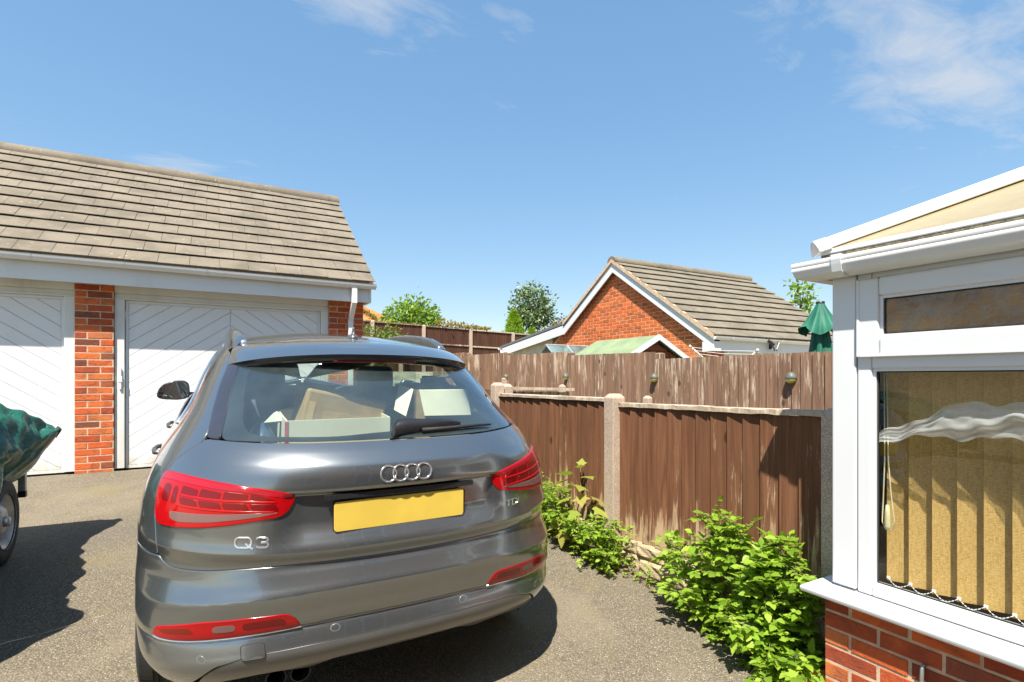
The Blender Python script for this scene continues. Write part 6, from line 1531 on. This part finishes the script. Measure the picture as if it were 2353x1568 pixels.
# ------------------------------------------------------------------ tarpaulin-covered trailer on the left
tr_ = thing('trailer', 'small two wheeled trailer under a green cover, left edge of the picture', 'trailer', (-1.95, 4.3, GZ(4.3)))
def tgz(y): return GZ(y)
M['rim_white'] = plain('rusty_white_rim', (.60, .58, .55), .45, .3, var=.25, scale=12); M['chassis'] = plain('dark_chassis', (.035, .035, .035), .6)
for X, s_ in ((-1.215, 1), (-2.65, -1)):
    T = Matrix.Translation((X, 4.72, tgz(4.72)+.29)) @ Matrix.Rotation(R(90)*s_, 4, 'Y')
    mb = MB(); mb.lathe([(.175, -.010), (.20, .0), (.245, .002), (.272, -.008), (.288, -.03), (.29, -.07), (.288, -.115), (.27, -.135), (.2, -.14)], T, 44); w = mb.obj('wheel', M['rubber'], tr_, smooth=True)
    mb = MB(); mb.lathe([(.186, .003), (.190, -.006), (.165, -.012), (.152, -.055), (.12, -.05), (.09, -.018), (.06, -.012), (0, -.012)], T, 40); mb.obj('rim', M['rim_white'], w, smooth=True)
    mb = MB(); mb.lathe([(0, .015), (.03, .012), (.034, -.01)], T, 16); mb.obj('hub_cap', M['galv'], w, smooth=True)
mb = MB(); mb.tube([(-1.35, 4.72, tgz(4.72)+.29), (-2.52, 4.72, tgz(4.72)+.29)], .03, 8)
for x in (-1.42, -2.45): mb.box(x-.025, x+.025, 2.7, 5.05, .82, .88)
for y in (2.72, 3.9, 5.02): mb.box(-2.45, -1.42, y-.025, y+.025, .815, .875)
mb.box(-1.98, -1.92, 1.5, 2.72, .82, .88); mb.obj('chassis', M['chassis'], tr_)
mb = MB(); mb.box(-2.48, -1.40, 2.72, 5.03, .881, .90); mb.box(-1.42, -1.40, 2.72, 5.03, .90, 1.2); mb.box(-2.48, -2.46, 2.72, 5.03, .90, 1.2); mb.obj('load_bed', M['galv'], tr_)
mb = MB(); mb.box(-1.232, -1.19, 5.00, 5.04, .84, .97); mb.obj('marker_bracket', M['galv'], tr_, bevel=.004); mb = MB(); mb.box(-1.234, -1.188, 4.998, 5.042, .795, .84); mb.obj('marker_foot', M['black_plastic'], tr_, bevel=.004)
g = NG('green_tarpaulin'); v = g.pos()
nz = g.noise(5, 6, .65, v, dist=.8); fine = g.noise(20, 5, .65, v, (1, 1, 1), dist=1.)
c = g.mix(g.step(nz, .3, .72), (.016, .115, .072), (.024, .155, .10))
c = g.mix(g.math('MULTIPLY', g.step(g.noise(3, 4, .6, g.vadd(v, (3., 5., 1.))), .55, .75), .35), c, (.15, .23, .18))
M['tarp'] = g.end(g.bsdf(c, .27, 0, g.bump(g.math('ADD', g.math('MULTIPLY', nz, .7), g.math('MULTIPLY', fine, .5)), .75, .05), .25, .12, spec=.6))
tp = thing('tarpaulin', 'crumpled shiny green tarpaulin over the trailer load with one stiff pointed corner', 'tarpaulin', (-1.9, 3.9, .95))
YK = [2.55, 2.85, 3.14, 3.33, 3.5, 3.66, 3.86, 4.06, 4.28, 4.50, 4.75, 4.95, 5.08, 5.16]
XE_ = pchip(YK, [-1.36, -1.30, -1.19, -1.00, -1.07, -1.12, -1.11, -1.09, -1.17, -1.21, -1.13, -1.05, -1.01, -1.10])      # outermost bulge of the cover
XT_ = pchip(YK, [-1.5, -1.42, -1.38, -1.36, -1.36, -1.36, -1.36, -1.36, -1.33, -1.33, -1.32, -1.28, -1.20, -1.22])
ZT_ = pchip(YK, [1.2, 1.38, 1.46, 1.47, 1.48, 1.50, 1.52, 1.53, 1.55, 1.55, 1.53, 1.44, 1.32, 1.26])
ZM_ = pchip(YK, [1.05, 1.12, 1.18, 1.21, 1.20, 1.18, 1.17, 1.18, 1.16, 1.14, 1.17, 1.24, 1.275, 1.20])
ZB_ = pchip(YK, [.86, .83, .82, .85, .86, .84, .86, .84, .88, .90, .92, .96, 1.05, 1.08])
def tarpfn(u, v):
    y = 2.55+2.61*v; xe, xt, zt, zm, zb = (float(f(y)) for f in (XE_, XT_, ZT_, ZM_, ZB_))
    K = [(-2.62, zb), (-2.60, zm), (-2.40, zt-.08), (-1.9, zt+.04), (xt, zt), ((xt+xe)/2+.015, (zt+zm)/2+.015), (xe, zm), (xe-.06, (zm+zb)/2), (xe-.13, zb)]
    q = u*8; i = min(int(q), 7); f = q-i; x = K[i][0]+(K[i+1][0]-K[i][0])*f; z = K[i][1]+(K[i+1][1]-K[i][1])*f
    w = (1-max(0, (y-4.95)/.21)); 
    wr = .020*math.sin(y*9+u*23)+.014*math.sin(y*21-u*37+1)+.009*math.sin(y*43+u*61)
    return (x+wr*w*(1 if u > .4 else -1)*.8, y+.012*math.sin(u*31)*w, z+wr*w*.6)
mb = MB(); mb.grid(tarpfn, 80, 130); mb.obj('sheet', M['tarp'], tp, smooth=True, solid=.002)
mb = MB(); mb.hexa([(-1.02, 5.085, 1.290), (-.995, 5.06, 1.268), (-1.03, 5.06, 1.205), (-1.055, 5.085, 1.222), (-1.04, 5.13, 1.292), (-1.015, 5.105, 1.27), (-1.05, 5.105, 1.207), (-1.075, 5.13, 1.224)]); mb.obj('corner_cap', M['black_plastic'], tp, bevel=.004)
# loose lower skirt of the cover near the wheel
mb = MB()
def sk(u, v): y = 4.35+.72*u; x = -1.24+.05*math.sin(u*9)+.035*math.sin(v*5+u*14)-.04*v; z = 1.13-.19*v*(1+.22*math.sin(u*11))+.02*math.sin(u*17); return (x+.05*(1-v)*math.sin(u*4), y, z)
mb.grid(sk, 40, 12); mb.obj('skirt', M['tarp'], tp, smooth=True, solid=.002)
